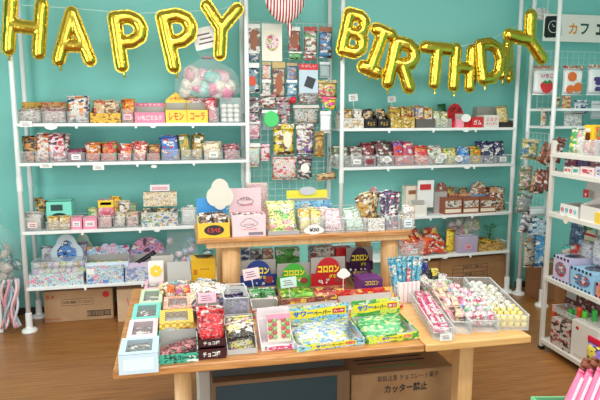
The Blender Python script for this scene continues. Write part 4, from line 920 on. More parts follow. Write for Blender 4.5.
def bag_e(x0,x1,y0,y1,lab,m,ly=.12,head=None,ry=0):
    xa,za=E.hit(x0,y1,ly);xb,zb=E.hit(x1,y0,ly)
    o=obj('toy_packet',packet_bm(xb-xa,zb-za,.04,rs=int(x0)),m,smooth=True);put(o,E,(xa+xb)/2,ly,za,ry=ry,rx=R(-4));tag(o,lab,'packet')
bag_e(567,584,222,257,'dark blue plastic packet with a small white print on the rack',pm((60,90,130),(170,200,230),(40,60,90),s=26),ly=.24)
bag_e(562,571,246,256,'small teal and white cup-shaped packet on the rack',pm((90,190,190),Wt,s=22),ly=.2)
bag_e(570,580,246,257,'small red and white cup-shaped packet on the rack',pm((206,50,50),Wt,s=22),ly=.2)
bag_e(583,592,218,236,'green and brown packet high at the back of the rack',pm((120,120,60),Gn,DB,s=30),ly=.28)
X,Z=E.hit(591,238,.2);r=T('round_toy','round character disc with red, white and green bands on the rack','toy',E,X,.2,Z);bm=bmesh.new();prism(bm,arc(0,0,.05,.05,0,345,24),-.008,0);obj('disc',bm,mat((220,214,190)),r)
bm=bmesh.new();bx(bm,-.045,.045,-.010,-.007,.012,.026);obj('red_band',bm,mat((200,40,40)),r);bm=bmesh.new();bx(bm,-.042,.042,-.010,-.007,-.034,-.018);obj('green_band',bm,mat((60,120,60)),r)
r.location.z=Z;bm=bmesh.new();bx(bm,-.012,.012,0,.02,-(Z-z2),-.02);obj('stand',bm,WHITE,r)
bag_e(580,592,243,262,'silver and lilac ball-shaped packet, front of the rack level',pm((206,206,220),(150,150,190),Wt,s=40),ly=.16)
bag_e(591,606,238,266,'large silver and lilac packet at the right edge of the rack level',pm((214,212,226),(160,150,196),Wt,s=36),ly=.14)
# level 3
z=ez[1]
s=tray(E,.0,560,578,205,200,z,'white tray whose front has four coloured ring marks',mat((232,232,228),.4),d=.14,kind=None)
for k,c in enumerate(((206,60,60),(70,160,190),(206,60,90),(120,190,200))):
    xx=-s.w*.36+k*s.w*.24;bm=bmesh.new();tube(bm,[(xx+.008*math.cos(R(a)),-.002,s.hf*.5+.011*math.sin(R(a))) for a in range(0,361,30)],.003,5);obj('ring_mark',bm,mat(c),s.root)
s=tray(E,.0,580,612,208,186,z,'white box with a rounded cloud header and a red cross logo',mat((226,220,216),.45),hm=mat((222,216,212),.45),d=.16,kind='rect',hb=None)
xa,za=E.hit(588,198,.14);xb,zb=E.hit(622,166,.14);cloudcard(E,.15,586,624,168,204,'large off-white cloud card rising behind the cross logo box',mat((216,208,202),.5))
r=card(E,.10,583,589,190,197,'small red square with a white cross on the rack box',mat((196,44,50)),marks=False,name='logo_label')
bm=bmesh.new();w=.018;bx(bm,-w/2,w/2,-.003,-.0015,.016,.021);bx(bm,-.0025,.0025,-.003,-.0015,.009,.028);obj('cross_mark',bm,PAPER,r)
ebox(594,606,213,z,'small yellow box at the right edge of the rack',mat((236,200,70)),d=.05,ly=-.005)
card(E,-.0145,563,569,216,223,'round off-white price tag on the rack shelf edge',mat((226,214,196)),'round',marks=False)
# level 4
z=ez[2]
for x0,x1,yt,lab,c in((564,576,159,'dark magenta box, left in the row on the rack',(130,36,70)),(577,588,159,'purple and navy box in the row on the rack',(90,60,120)),(589,605,160,'rose and grey box at the right of the row on the rack',(180,120,130))):
    ebox(x0,x1,yt,z+.0,lab,pm(c,Wt,c,s=36),ly=.10,d=.1)
for x0,x1,lab,c,c2 in((563,571,'white box with a red stripe, leftmost of the front row on the rack',Wt,(206,60,70)),(571.5,579,'white and teal box in the front row on the rack',Wt,(90,180,170)),(579.5,594,'white and pink lettered box in the front row on the rack',(240,214,214),(210,70,90)),(594.5,606,'lavender and white box at the end of the front row',(214,210,226),(120,110,160))):
    ebox(x0,x1,167,z,lab,mat(c,.4),d=.07,panel=[(0,.5,.7,.45,pm(c2,Wt,c2,s=60))])
# level 5 (top)
z=ez[3]
ebox(584,593,125,z,'bright yellow box with a brown picture on the rack top',mat((240,200,40),.35),ly=.16,d=.08,panel=[(-.05,.45,.5,.55,mat((130,70,30))),(-.05,.82,.5,.12,PAPER)])
ebox(593.5,603,127,z,'red and orange box beside the yellow box on the rack top',pm((206,40,40),Yl,Gn,s=36),ly=.18,d=.08)
for x0,x1,y0,lab,c in((570,577,128,'green, yellow and white striped candy packet on the rack top',(Gn,Yl,Wt)),(576,584,130,'lime and pink packet beside the yellow box on the rack top',(Wt,Pk,(170,220,80)))):
    stand(E,.10,x0,x1,y0,z,lab,pm(c[0],c[1],c[2],s=40))
s=clear_bin(E,.0,579,593,141,z,'clear tray of pink sweets at the front of the rack top',d=.12);s.px=586
packs(s,3,pm((236,160,160),Wt,(210,90,90),s=50),140,'pink and white','the clear tray on the rack top',side=2)
s=clear_bin(E,.0,594,606,141,z,'clear tray of pale blue sweets at the right of the rack top',d=.12);s.px=598
packs(s,3,pm((200,214,226),Wt,(120,140,180),s=50),140,'pale blue and white','the right clear tray on the rack top',side=2)
# ---------- items on the raised stand ----------
z=ZU+.0005;YF=2.745
U='upper stand'
def ub(x0,x1,yt,lab,m,ly=YF,d=.12,**k): return carton(G,ly,x0,x1,yt,z,lab,m,d=d,**k)
# yellow chocolate box with blue header and cloud
s=tray(G,YF,198,230,223,198,z,'yellow and black candy display box with a bright blue header card, left end of the stand',mat((236,196,50),.35),hm=mat((60,150,220),.4),d=.15,sides=.09,inner=mat((60,40,30)))
s.root['label']='yellow candy display box with a bright blue header card on the raised stand'
bm=bmesh.new();prism(bm,arc(.0,s.hf*.52,s.w*.32,s.hf*.34,0,345,24),-.0016,0);obj('printed_panel',bm,mat((40,30,34),.4),s.root)
text('くろべえ',0,s.hf*.52,s.w*.42,s.hf*.34,mat((230,60,50)),s.root,y=-.0022,bold=.03)
packs(s,4,[pm((46,32,30),Wt,(150,110,80),s=60)],212,'black and white chocolate','the yellow box on the raised stand',side=2,wf=.95)
cloudcard(G,YF+.12,207,233,178,210,'blank cream cloud card above the blue header on the raised stand',mat((228,220,206),.6))
# pink boxes
s=tray(G,YF,232,266,215,188,z,'pale pink box pair with cloud outline prints and a tall back card on the stand',mat((240,208,214),.45),hm=mat((238,204,210),.45),d=.15,sides=.10,inner=mat((226,190,196)))
s.root['label']='pale pink display box with cloud outlines and a tall back card'
s_=s
bm=bmesh.new();c_=cloud_pts(s.w*.5,s.hf*.42);tube(bm,[(a,-.001,b_+s.hf*.42) for a,b_ in c_]+[(c_[0][0],-.001,c_[0][1]+s.hf*.42)],.0011,4);obj('cloud_outline',bm,mat((120,100,110)),s.root);bm=bmesh.new()
tube(bm,[(a,s.d-.003,b_*.9+s.h-.085) for a,b_ in c_]+[(c_[0][0],s.d-.003,c_[0][1]*.9+s.h-.085)],.0011,4);obj('cloud_outline',bm,mat((120,100,110)),s.root)
text('わたあめ',0,s.hf*.56,s.w*.3,s.hf*.10,INK,s.root);text('しあわせの味',0,s.hf*.34,s.w*.46,s.hf*.09,REDINK,s.root)
text('しあわせの味',0,s.h-.085,s.w*.46,.012,REDINK,s.root,y=s.d-.005);text('わたあめ',0,s.h-.055,s.w*.3,.014,INK,s.root,y=s.d-.005)
obj('label_strip',BX(s.w*-.02,s.w*.42,-.0014,0,s.hf*.06,s.hf*.2),mat((130,126,136)),s.root)
packs(s,3,[pm(Wt,(150,40,60),Pk,s=70)],213,'white and crimson','the pale pink box on the stand',wf=.9)
carton(G,YF+.30,247,268,184,z,'small beige box behind the pink display box',pm((206,196,180),(230,180,190),s=50),d=.06)
# yellow-green tray leaning
s=tray(G,YF,268,300,232,228,z,'grey low tray holding a pastel yellow and green pouch on the stand',mat((170,168,172),.4),d=.16,kind=None)
_,zt=G.hit(283,203,YF+.12);o=obj('snack_packet',packet_bm(s.w*.92,.17,.03,rs=3),pm((226,232,150),(150,210,130),(240,170,180),Wt,s=26),smooth=True);put(o,G,s.x,YF+.03,z+.012,rx=-R(36),rz=R(-3));tag(o,'pastel yellow and green pouch leaning in the grey tray on the stand','packet')
text('プリン',0,.09,.09,.03,mat((90,60,70)),o,y=-.022,bold=.0,rot=(R(90),0,0))
s2=tray(G,YF+.2,278,298,212,205,z,'dark green patterned tray at the back of the stand',pm((90,110,70),Cr,(60,70,50),s=50),d=.10,kind=None)
# blue and yellow box with oval
s=tray(G,YF+.17,290,332,203,190,z,'light blue display box with a yellow top band at the back of the stand',pm((150,206,234),Wt,(110,180,220),s=24),hm=mat((244,226,60),.4),d=.10,sides=.14,hf=.14)
xa,za=G.hit(300,196,YF+.2);xb,zb=G.hit(320,188,YF+.2)
r=T('oval_card','grey oval card sticking up from the yellow banded box','sign',G,(xa+xb)/2,YF+.255,zb-.035);bm=bmesh.new();prism(bm,arc(0,.015,.045,.022,0,345,24),-.002,0);obj('card_face',bm,mat((200,200,204)),r)
# tubs
s=binp(G,YF,U,301,324,218,z,'yellow and cream rolled',[pm((226,206,120),Wt,Gd,s=50)],209,4,side=2,d=.13,lean=25)
r=cloudcard(G,YF-.005,304,324,224,235,'white cloud price card lettered in front of the rolled sweets tub',PAPER,name='price_card')
text('¥30',0,.025,.05,.02,INK,r,y=-.0045,bold=.03)
s=binp(G,YF,U,325,345,219,z,'pale pink wrapped',[pm((240,214,220),Wt,(220,160,176),s=60)],209,4,side=2,d=.13,lean=30)
s=binp(G,YF,U,346.5,367,219,z,'pale mint wrapped',[pm((206,230,214),Wt,(170,206,180),s=60)],209,4,side=2,d=.13,lean=30)
s=tray(G,YF,368,385,218,214,z,'white latticed basket at the middle of the raised stand',pm((236,234,228),(190,186,180),(236,234,228),s=90),d=.13,kind=None)
s.px=376
for k,(px,ang,top) in enumerate(((357,-24,194),(362,-15,193),(367,-8,194),(372,-2,195),(377,4,197))):
    X,Z=G.hit(374,226,YF+.04+.018*k);_,zt=G.hit(374,top,YF+.06);h=(zt-z)*1.02
    o=obj('snack_packet',packet_bm(.055,h,.02,rs=k),pm([(206,160,80),(226,210,170)][k%2],(120,80,50),Wt,s=50),smooth=True);put(o,G,s.x-.012+.006*k,YF+.028+.021*k,z+.008,ry=R(ang));tag(o,'gold and white stick packet fanned out in the white latticed basket','packet','gold stick packets fanned in the basket')
xx,zz=G.hit(376,198,YF+.1);r=T('flower_ornament','small grey and rose flower ornament above the gold packets','ornament',G,xx,YF+.14,zz)
bm=bmesh.new()
for k in range(6): prism(bm,arc(.014*math.cos(R(60*k)),.03+.014*math.sin(R(60*k)),.011,.011,0,330,11),-.004-.0002*k,0)
obj('petals',bm,pm((206,200,200),(190,120,120),s=50),r);bm=bmesh.new();tube(bm,[(0,0,.03),(0,0,-.06)],.0025,6);obj('stick',bm,mat((190,150,120)),r)
s=clear_bin(G,YF,386,401,216,z,'clear bin of purple sticks at the right part of the stand',d=.14);s.px=393
packs(s,5,[pm((60,44,80),Wt,(130,90,140),s=55),pm((50,40,70),(200,60,80),Wt,s=55)],190,'dark purple tall','the clear bin of purple sticks',side=2,wf=1.1)
o=obj('character_pouch',packet_bm(.07,.12,.03),pm(Wt,(180,170,160),(240,200,190),s=45),smooth=True);X,_=G.hit(407,226,YF+.08);put(o,G,X-.01,YF+.03,z+.002,rx=R(-6));tag(o,'white character pouch near the right end of the stand','packet')
s=clear_bin(G,YF-.0,402,414,219,z,'clear bin with a pale blue edged card at the right end of the stand',d=.14,tagm=mat((226,236,240)))
s.px=408;packs(s,3,[pm(Wt,Gy,Tn,s=60)],214,'white and grey','the last clear bin on the stand')
# ---------- items on the low table ----------
z=ZT+.0005
def gy(px,py,zz=ZT): return G.flat(px,py,zz)[1]
# column of window boxes
zt_=.692
wc=[((118,158),354,337,(190,220,236),(70,90,90),'light blue','frontmost'),((126,157),337,319,(240,206,216),(120,60,70),'pale pink','second'),((131,160),319,303,(120,206,196),(60,40,50),'teal','third'),((139,162),303,289,(196,222,190),(90,100,70),'pale green','fourth'),((144,162),289,279,(240,176,200),(120,70,90),'rose pink','rearmost')]
for i,((a,b_),yf,yb,c,c2,cn,pos) in enumerate(wc):
    m_=(a+b_)/2;Y0=G.flat(m_,yf,zt_)[1];Y1=G.flat(m_,yb,zt_)[1];d=Y1-Y0-.004
    X0,_=G.hit(a,yf,Y0);X1,_=G.hit(b_,yf,Y0);w=X1-X0;h=zt_-z
    r=T('window_box',f'{cn} candy box with a clear window in its lid, {pos} of the left column','box',G,(X0+X1)/2,Y0,z)
    mb=mat((204,224,236),.4) if i==0 else mat(c,.4)
    bm=bmesh.new();open_box(bm,w,d,h,h,.002);obj('box_body',bm,mb,r)
    bm=bmesh.new();f=.2;y0,y1=d*.14,d*.86;u=w*.34
    bx(bm,-w/2,-u,0,d,h-.001,h+.001);bx(bm,u,w/2,0,d,h-.001,h+.001);bx(bm,-u,u,0,y0,h-.001,h+.001);bx(bm,-u,u,y1,d,h-.001,h+.001);obj('lid_frame',bm,mat(c,.4),r)
    if i==0: obj('printed_panel',BX(-w*.38,w*.38,-.0012,0,h*.18,h*.75),mat((222,236,244),.4),r)
    obj('window_film',BX(-u,u,y0,y1,h-.0008,h-.0002),WFILM,r)
    for k in range(5):
        pk=obj('sweet',packet_bm(.07,.06,.018,rs=k+i),pm(tuple(int(v*.7) for v in c2),(40,36,36),Wt,s=45),smooth=True) if k==0 else pk.copy()
        if k: COL.objects.link(pk)
        put(pk,G,(X0+X1)/2+(k-2)*w*.13,Y0+d*(.3+.09*(k%3)),z+h*.62+.004*(k%2),rx=R(-80),rz=R(30*k-50));tag(pk,f'small dark sweet seen through the window of the {cn} box','sweet',f'sweets inside the {cn} window box')
# teal and black tray of maroon packets in front of the gingham boxes
s=tray(G,2.03,158,199,354,343,z,'black, teal and white printed tray with flat maroon packets, front left',pm((70,180,150),(30,30,34),Wt,s=24),d=.14,kind='rect',hm=GREYC,sides=.075)
s.root['label']='teal and black printed tray on the front edge of the low table'
text('チョコレート',0.01,s.hf*.55,s.w*.62,s.hf*.42,BLACK,s.root,y=-.0012,bold=.04);obj('label_strip',BX(s.w*.2,s.w*.46,-.001,0,s.hf*.1,s.hf*.3),PAPER,s.root)
bm=bmesh.new();pp=[];
for k in range(3): pass
for k in range(6):
    o=obj('snack_packet',packet_bm(.05,.06,.010),pm((120,50,56),(190,110,110),DB,s=50),smooth=True) if k==0 else o.copy()
    if k: COL.objects.link(o)
    put(o,G,s.x+(k-2.5)*.022,2.045+.010*k,z+.014+.002*k,rx=R(-72),rz=R(-12+5*k));tag(o,'maroon packet lying in the teal and black tray','packet','maroon packets in the teal and black tray')
def wbox(a,b_,yf_top,yb,Y0,m1,lab,inner,zz=None,wc2=GREYC,front=None):
    """tall box with window lid: front top edge at pixel yf_top, plane Y0"""
    m_=(a+b_)/2;zt=zz or G.hit(m_,yf_top,Y0)[1];Y1=G.flat(m_,yb,zt)[1];d=Y1-Y0-.004
    X0,_=G.hit(a,yf_top,Y0);X1,_=G.hit(b_,yf_top,Y0);w=X1-X0-.002;h=zt-z
    r=T('window_box',lab,'box',G,(X0+X1)/2,Y0,z)
    bm=bmesh.new();open_box(bm,w,d,h,h,.002);obj('box_body',bm,m1,r)
    u=w*.34;y0,y1=d*.16,d*.84;bm=bmesh.new();bx(bm,-w/2,-u,0,d,h-.001,h+.001);bx(bm,u,w/2,0,d,h-.001,h+.001);bx(bm,-u,u,0,y0,h-.001,h+.001);bx(bm,-u,u,y1,d,h-.001,h+.001);obj('lid_frame',bm,m1,r)
    obj('window_film',BX(-u,u,y0,y1,h-.0008,h-.0002),WFILM,r)
    obj('contents',BX(-u,u,y0*.8,y1*1.05,h*.45,h*.72,bev=.006),inner,r)
    return r,w,d,h,Y1,zt
r,w,d,h,Y1,zt=wbox(159,194,323,309,2.19,check((240,214,120),(214,164,50),75),'yellow gingham candy box with a clear lid window on the low table',mat((170,166,160)))
bm=bmesh.new();prism(bm,arc(-w*.2,h*.62,w*.2,.02,0,345,20),-.0015,0);obj('printed_panel',bm,mat((206,196,200)),r)
text('たまごボーロ',.02*w,h*.42,w*.8,.016,BLACK,r,y=-.0012,bold=.03);bm=bmesh.new();prism(bm,arc(w*.27,h*.66,w*.12,.012,0,345,20),-.0015,0);obj('red_mark',bm,REDINK,r)
r,w,d,h,Y1b,zt2=wbox(163,192,309,296,Y1+.004,pm((236,170,140),Wt,(240,206,190),s=60),'peach and pink candy box with window behind the gingham box',pm((206,90,90),Wt,s=60),zz=zt)
# row of orange, pink, red little boxes behind
for k,(a,b_,c) in enumerate(((167,175,(230,100,50)),(175.5,183,(190,110,170)),(183.5,191,(206,50,60)))):
    carton(G,Y1b+.01,a,b_,288,z,['orange','mauve','crimson'][k]+' patterned small box behind the peach window box',pm(c,Wt,(240,190,90),s=55),d=.06)
for k in range(4):
    o=obj('snack_packet',packet_bm(.05,.05,.02,rs=k),pm([(226,200,150),(150,190,190),(226,220,200),(190,170,140)][k],Wt,Br,s=55),smooth=True);X,_=G.hit(170+5*k,283,Y1b+.1);put(o,G,X,Y1b+.085+.006*k,z+.10,rx=R(-20),ry=R(12*(k-1.5)));tag(o,['wheat','grey-teal','ivory','khaki'][k]+' coloured sweet packet standing behind the three small boxes','packet')
    o.location.z=z+.02;o.scale=(1,1,2.2)
# grey upright cardboard backs
def board(a,b_,y0,y1,Y,lab,m=GREYC,t=.004,rx=-8,ry=0):
    xa,za=G.hit(a,y1,Y);xb,zb=G.hit(b_,y0,Y);o=obj('cardboard_sheet',BX(-(xb-xa)/2,(xb-xa)/2,0,t,0,zb-z,bev=.001),m);put(o,G,(xa+xb)/2,Y,z,rx=R(rx),ry=R(ry));tag(o,lab,'cardboard');return o
board(152,173,256,290,2.93,'plain grey cardboard panel, left of two at the back of the low table')
board(168,190,262,292,2.84,'plain grey cardboard panel, right of two at the back of the low table',mat((186,184,180),.7))
carton(G,2.86,148,164,263,z,'white and orange box with a yellow flower print at the rear left',mat((236,230,222)),d=.05,panel=[(0,.10,1,.2,mat((240,170,60)))])
o=[x for x in bpy.data.objects if x.get('label','').startswith('white and orange box with a yellow')][0]
X,Z=G.hit(156,271,2.86);bm=bmesh.new()
for k in range(7): prism(bm,arc(.018*math.cos(R(51*k)),.018*math.sin(R(51*k)),.012,.012,0,330,9),-.0014-.0001*k,0)
obj('flower_print',bm,mat((240,206,60)),o,loc=(0,0,Z-z))
s=carton(G,2.86,191,216,259,z,'deep yellow box with a dark oval and small print, rear of the low table',mat((230,180,30),.4),d=.10,txt=[('キャラメル',.05,.70,.36,.06,INK)],panel=[(-.34,.62,.16,.16,mat((190,120,40)))])
bm=bmesh.new();prism(bm,[(-s.w*.36,.0),(s.w*.36,.0),(s.w*.42,.03),(s.w*.2,.06),(-s.w*.25,.055)],-.001,.001);obj('dark_opening',bm,mat((60,50,40)),s.root,loc=(0,.085,s.h+.001),rot=(R(90),0,0))
# silver and cream packets heap, pink card
def theap(cx,cy,n,mats,sz,lab,grp,Y,spread=.05,z0=.0,hh=.06,name='snack_packet',fl=60,t=.016,dY=.08,zr=40):
    X,_=G.hit(cx,cy,Y);pr={}
    for k in range(n):
        mm=mats[k%len(mats)];kk=id(mm)
        if kk not in pr: o=obj(name,packet_bm(sz[0],sz[1],t,rs=k+3),mm,smooth=True);pr[kk]=o
        else: o=pr[kk].copy();COL.objects.link(o)
        put(o,G,X+spread*(2*((k*.618)%1)-1),Y+dY*k/n,z+.012+z0+hh*k/n,rx=-R(q.uniform(fl-12,fl+12)),rz=R(q.uniform(-zr,zr)),ry=R(q.uniform(-10,10)));tag(o,lab,'packet',grp)
s=tray(G,2.42,196,222,294,288,z,'open grey carton of cream and silver packets, middle left of table',GREYC,d=.34,kind=None,sides=.09,hf=.10)
theap(207,291,7,[pm((226,206,170),Wt,Br,s=36),pm((226,220,206),(160,120,90),Wt,s=36)],(.10,.10),'cream and tan packet in the open grey carton','cream and tan packets in the open grey carton',2.47,.02,.045,.02)
theap(207,280,3,[pm((170,190,206),Wt,(80,90,100),s=40,rough=.2)],(.085,.08),'silver and grey-blue packet at the back of the open grey carton','silver packets at the back of the open grey carton',2.56,.02,.05,.02)
theap(206,303,5,[pm((70,60,70),(190,190,200),Rd,s=50)],(.07,.08),'dark shiny wrapped packet at the front of the open grey carton','dark shiny packets at the front of the grey carton',2.435,.05,.04,.02)
card(G,2.38,198,216,292.5,303.5,'pink price card with rows of print in front of the cream packets',mat((250,196,214)),rx=R(-12),stick=.06)
# dark maroon double boxes with the red pouches
s=tray(G,2.04,197,226.5,349,345,z,'lower dark maroon candy box with white lettering at the table front',mat((62,18,24),.3),d=.16,kind=None,ftxt=('チョコ棒',.62,.55,PAPER),sides=.06,inner=mat((50,20,24)))
zz_=z+s.hf+.002
s2=tray(G,2.055,197.5,226,339,336,zz_,'upper dark maroon candy box stacked on the lower one, table front',mat((62,18,24),.3),d=.15,kind=None,ftxt=('チョコ棒',.6,.5,PAPER),inner=mat((50,20,24)))
s2.px=210
packs(s2,5,[pm((214,30,34),Wt,(150,20,28),s=34)],309,'bright red and white chocolate','the upper dark maroon box',wf=.92,t=.02,lean=14,wobble=3)
text('サクサク',s2.x,0,0,0,PAPER,s2.root) if False else None
# grey tray of pastel pouch
s=tray(G,2.06,227,258,354,350,z,'light grey open tray of pastel pouches at the table front',mat((190,190,188),.5),d=.16,kind=None,sides=.10,inner=mat((170,168,170)))
s.px=243;packs(s,3,[pm((236,226,206),(240,190,200),(240,226,130),s=36),pm((230,220,210),(214,190,220),(240,230,150),s=36)],319,'pastel yellow and pink','the light grey tray at the table front',wf=.85,t=.02,lean=16)
o=obj('snack_packet',packet_bm(.10,.05,.018),pm((60,56,50),(220,210,110),Wt,s=34),smooth=True);put(o,G,s.x,2.075,z+.05,rx=R(-40),ry=R(-6));tag(o,'black and yellow packet lying at the front of the light grey tray','packet')
# clear bin of purple packets with pale card
s=clear_bin(G,2.30,224,250,298,z,'tall clear bin of dark purple packets near the stand leg',d=.20);s.px=237
packs(s,7,[pm((48,34,72),(90,70,130),(24,20,36),s=45,rough=.2),pm((36,26,52),(110,100,140),(60,40,90),s=45,rough=.2)],296,'dark purple foil','the tall clear bin on the low table',side=2,t=.022,wobble=16,wf=1.1)
card(G,2.50,226,247,286,297,'pale grey price card standing in the bin of purple packets',mat((206,206,208)),rx=R(-10),stick=.05)
# round candy box
s=tray(G,2.07,261,295,346,307,z,'white candy box with a magenta oval and a sheet of round candies',mat((236,226,230),.4),hm=mat((236,222,228),.4),kind='rect',d=.12,sides=.085,zt=None,inner=mat((226,214,218)))
bm=bmesh.new();prism(bm,arc(s.w*.06,s.hf*.42,s.w*.36,s.hf*.38,0,345,26),-.0014,0);o=obj('oval_mark',bm,mat((206,50,110)),s.root)
text('ラムネ',s.w*.06,s.hf*.42,s.w*.5,s.hf*.4,PAPER,s.root,y=-.0022,bold=.03)
for k,(a,b_) in enumerate(((-.36,.72),(-.36,.36),(.38,.84),(.4,.2))):
    bm=bmesh.new();prism(bm,arc(a*s.w,b_*s.hf,.005,.004,0,340,12),-.0012,0);obj('print_dot',bm,mat([(40,160,150),(240,120,60),(206,50,110),(220,90,130)][k]),s.root)
sh=T('candy_sheet','upright sheet of small round pastel candies in the white oval box','candy',G,s.x+.012,2.10,z+.02,rx=R(-14))
hh_=(G.hit(278,326,2.12)[1]-z)*1.0;ww=s.w*.72
obj('backing_card',BX(-ww/2,ww/2,.002,.006,0,hh_*1.42,bev=.001),mat((226,214,190),.4),sh)
obj('blister_top',BX(-ww/2,ww/2,-.006,.002,hh_*1.14,hh_*1.40,bev=.002),mat((216,140,166),.25),sh)
for a in range(4):
    for b_ in range(5):
        bm=bmesh.new();lathe(bm,[(.0065,0),(.0085,.002),(.0085,.006),(.005,.009)],12);obj('round_candy',bm,mat([(206,90,100),(150,190,120)][(a+b_)%2],.25),sh,loc=(-ww*.34+ww*.19*a+(.012 if a>1 else -.003),.002,hh_*(.28+.2*b_)),rot=(R(90),0,0),smooth=True)
r=T('shaped_card','white card with a pink and orange starburst arch behind the round candies','sign',G,s.x+.01,2.205,z+.10,rx=R(-6));xa,za=G.hit(262,318,2.20);xb,zb=G.hit(292,306,2.20);hq=zb-za
hh2=zb-(z+.10)
bm=bmesh.new();prism(bm,[(-s.w*.46,-.09),(s.w*.46,-.09)]+[(x_,z_) for x_,z_ in arc(.0,hh2*.55,s.w*.46,hh2*.45,0,180,10)],0,.002);obj('card_face',bm,mat((244,226,232)),r)
bm=bmesh.new();pp=[]
for k in range(19):
    rr_=1.0 if k%2 else .82;a=R(180*k/18);pp.append((.02+s.w*.28*rr_*math.cos(a),hh2*.42+hh2*.5*rr_*math.sin(a)))
prism(bm,pp,-.0015,0);obj('starburst_print',bm,mat((236,110,150)),r);text('つぶつぶ',.02,hh2*.6,s.w*.36,hh2*.2,PAPER,r,y=-.0024,bold=.03)
# red and white header boxes behind
s=tray(G,2.44,252,280,308,298,z,'white and red candy box with green leaf print in the second row',pm((240,230,232),(226,70,90),(110,180,90),s=34),d=.07,kind='rect',hm=mat((240,234,234)),sides=.06,txt=('りんごグミ',.5,.8,.5,REDINK))
s=tray(G,2.56,248,277,304,288,z,'white, green and red candy box in the third row under the arches',pm((230,230,226),(90,160,90),(206,60,80),Nv,s=40),d=.07,kind='rect',hm=mat((236,232,230)),sides=.07,txt=('りんごグミ',.5,.8,.4,REDINK))
packs(s,4,[pm(Gn,Wt,(60,120,60),s=40)],289,'green and white','the third-row box under the arches',side=2)
# arched header boxes under the stand
def arch(a,b_,yf,yt,Y,c,cn,tagc=None,d=.13,tx=True,pk=None,ptop=0,hs=.035):
    s=tray(G,Y,a,b_,yf,yt,z,f'{cn} candy display box with a round-topped header under the stand',mat((176,150,120),.6),hm=mat(c,.35),kind='arch',d=d,sides=hs,inner=mat((168,132,96),.7))
    bm=bmesh.new();qq=random.Random(int(a))
    for k in range(7): 
        cx,cz=qq.uniform(-.42,.42)*s.w,hs+qq.uniform(.06,.28)*(s.h-hs);rr_=qq.uniform(.004,.008);prism(bm,arc(cx,cz,rr_,rr_,0,330,10),d-.0012,d)
    obj('print_dots',bm,mat(Wt),s.root)['kind']='stuff'
    bm=bmesh.new();prism(bm,arc(s.w*.30,hs+(s.h-hs)*.24,s.w*.12,(s.h-hs)*.14,0,345,20),d-.0016,d-.0004);obj('fruit_print',bm,mat((150,60,60) if cn!='dark purple' else (90,40,110)),s.root)
    obj('lid_back',BX(-s.w/2,s.w/2,d+.006,d+.009,0,s.h*1.0,bev=.001),mat((158,152,146),.6),s.root)
    text('コロロン',0,hs+(s.h-hs)*.60,s.w*.62,(s.h-hs)*.26,mat((244,222,60)),s.root,y=d-.0024,bold=.05);text('グミ',.02,hs+(s.h-hs)*.34,s.w*.2,(s.h-hs)*.14,mat((244,222,60)),s.root,y=d-.0024,bold=.04)
    return s
s=arch(243,281,297,260,2.66,(38,60,130),'navy blue')
s.px=262;packs(s,5,pm((40,70,140),(150,190,90),Wt,s=40),297,'blue and lime','the navy arched box',side=2,lean=62,hmin=.06)
s=arch(282,317,300,263,2.62,(70,170,60),'leaf green')
packs(s,6,pm((120,190,60),(220,220,90),(60,130,50),s=40),297,'green and yellow','the leaf green arched box',side=3,lean=66,hmin=.07,wf=1.2)
s=arch(317,353,297,257,2.60,(186,28,40),'crimson red')
packs(s,6,pm((170,40,44),(230,190,80),(120,20,30),s=40),294,'red and gold','the crimson arched box',side=3,lean=66,hmin=.07,wf=1.2)
s=arch(353,381,285,247,2.80,(56,24,60),'dark purple')
packs(s,4,pm((80,40,90),(220,190,60),s=40),272,'purple and gold','the dark purple arched box',side=2,lean=30)
s=carton(G,2.56,360,383,279,z,'low purple box with yellow lettering before the dark purple box',mat((96,44,110),.35),d=.10,txt=[('コロロン',0,.82,.6,.2,mat((244,222,60)))])
card(G,2.655,244,260,268,280,'pink price card tilted on the navy arched box',mat((250,214,220)),ry=R(-8),rx=R(-6))
card(G,2.60,281,297,277,288,'pale mint price card on the leaf green arched box',mat((206,236,226)),ry=R(-5),rx=R(-8),)
r=cloudcard(G,2.59,337,350,268,279,'white cloud price card on the crimson arched box',PAPER,name='price_card')
for o in list(bpy.data.objects):
    if o.get('label','') in('pink price card tilted on the navy arched box','pale mint price card on the leaf green arched box','white cloud price card on the crimson arched box'):
        bm=bmesh.new();tube(bm,[(0,.002,.01),(0,.004,-(o.location.z-z))],.002,6);obj('stick',bm,WHITE,o)
for a,b_,y0,c,lab in((241,250,250,pm((50,70,110),Wt,s=50),'blue and white small box behind the navy arched box'),(251,262,251,pm((70,64,60),Wt,Gy,s=50),'dark patterned small box behind the navy arched box'),(263,274,250,pm((160,100,70),Cr,s=50),'brown small box behind the navy arched box'),(276,300,249,pm((110,190,90),(70,140,60),Wt,s=30),'tall pale green box behind the leaf green arched box'),(310,334,247,pm((220,214,200),Rd,(60,120,130),s=50),'white box with red and teal patches behind the crimson arch'),(336,352,248,mat((214,40,40),.4),'bright red box behind the crimson arched box')):
    carton(G,2.99,a,b_,y0,z,lab,c,d=.06)
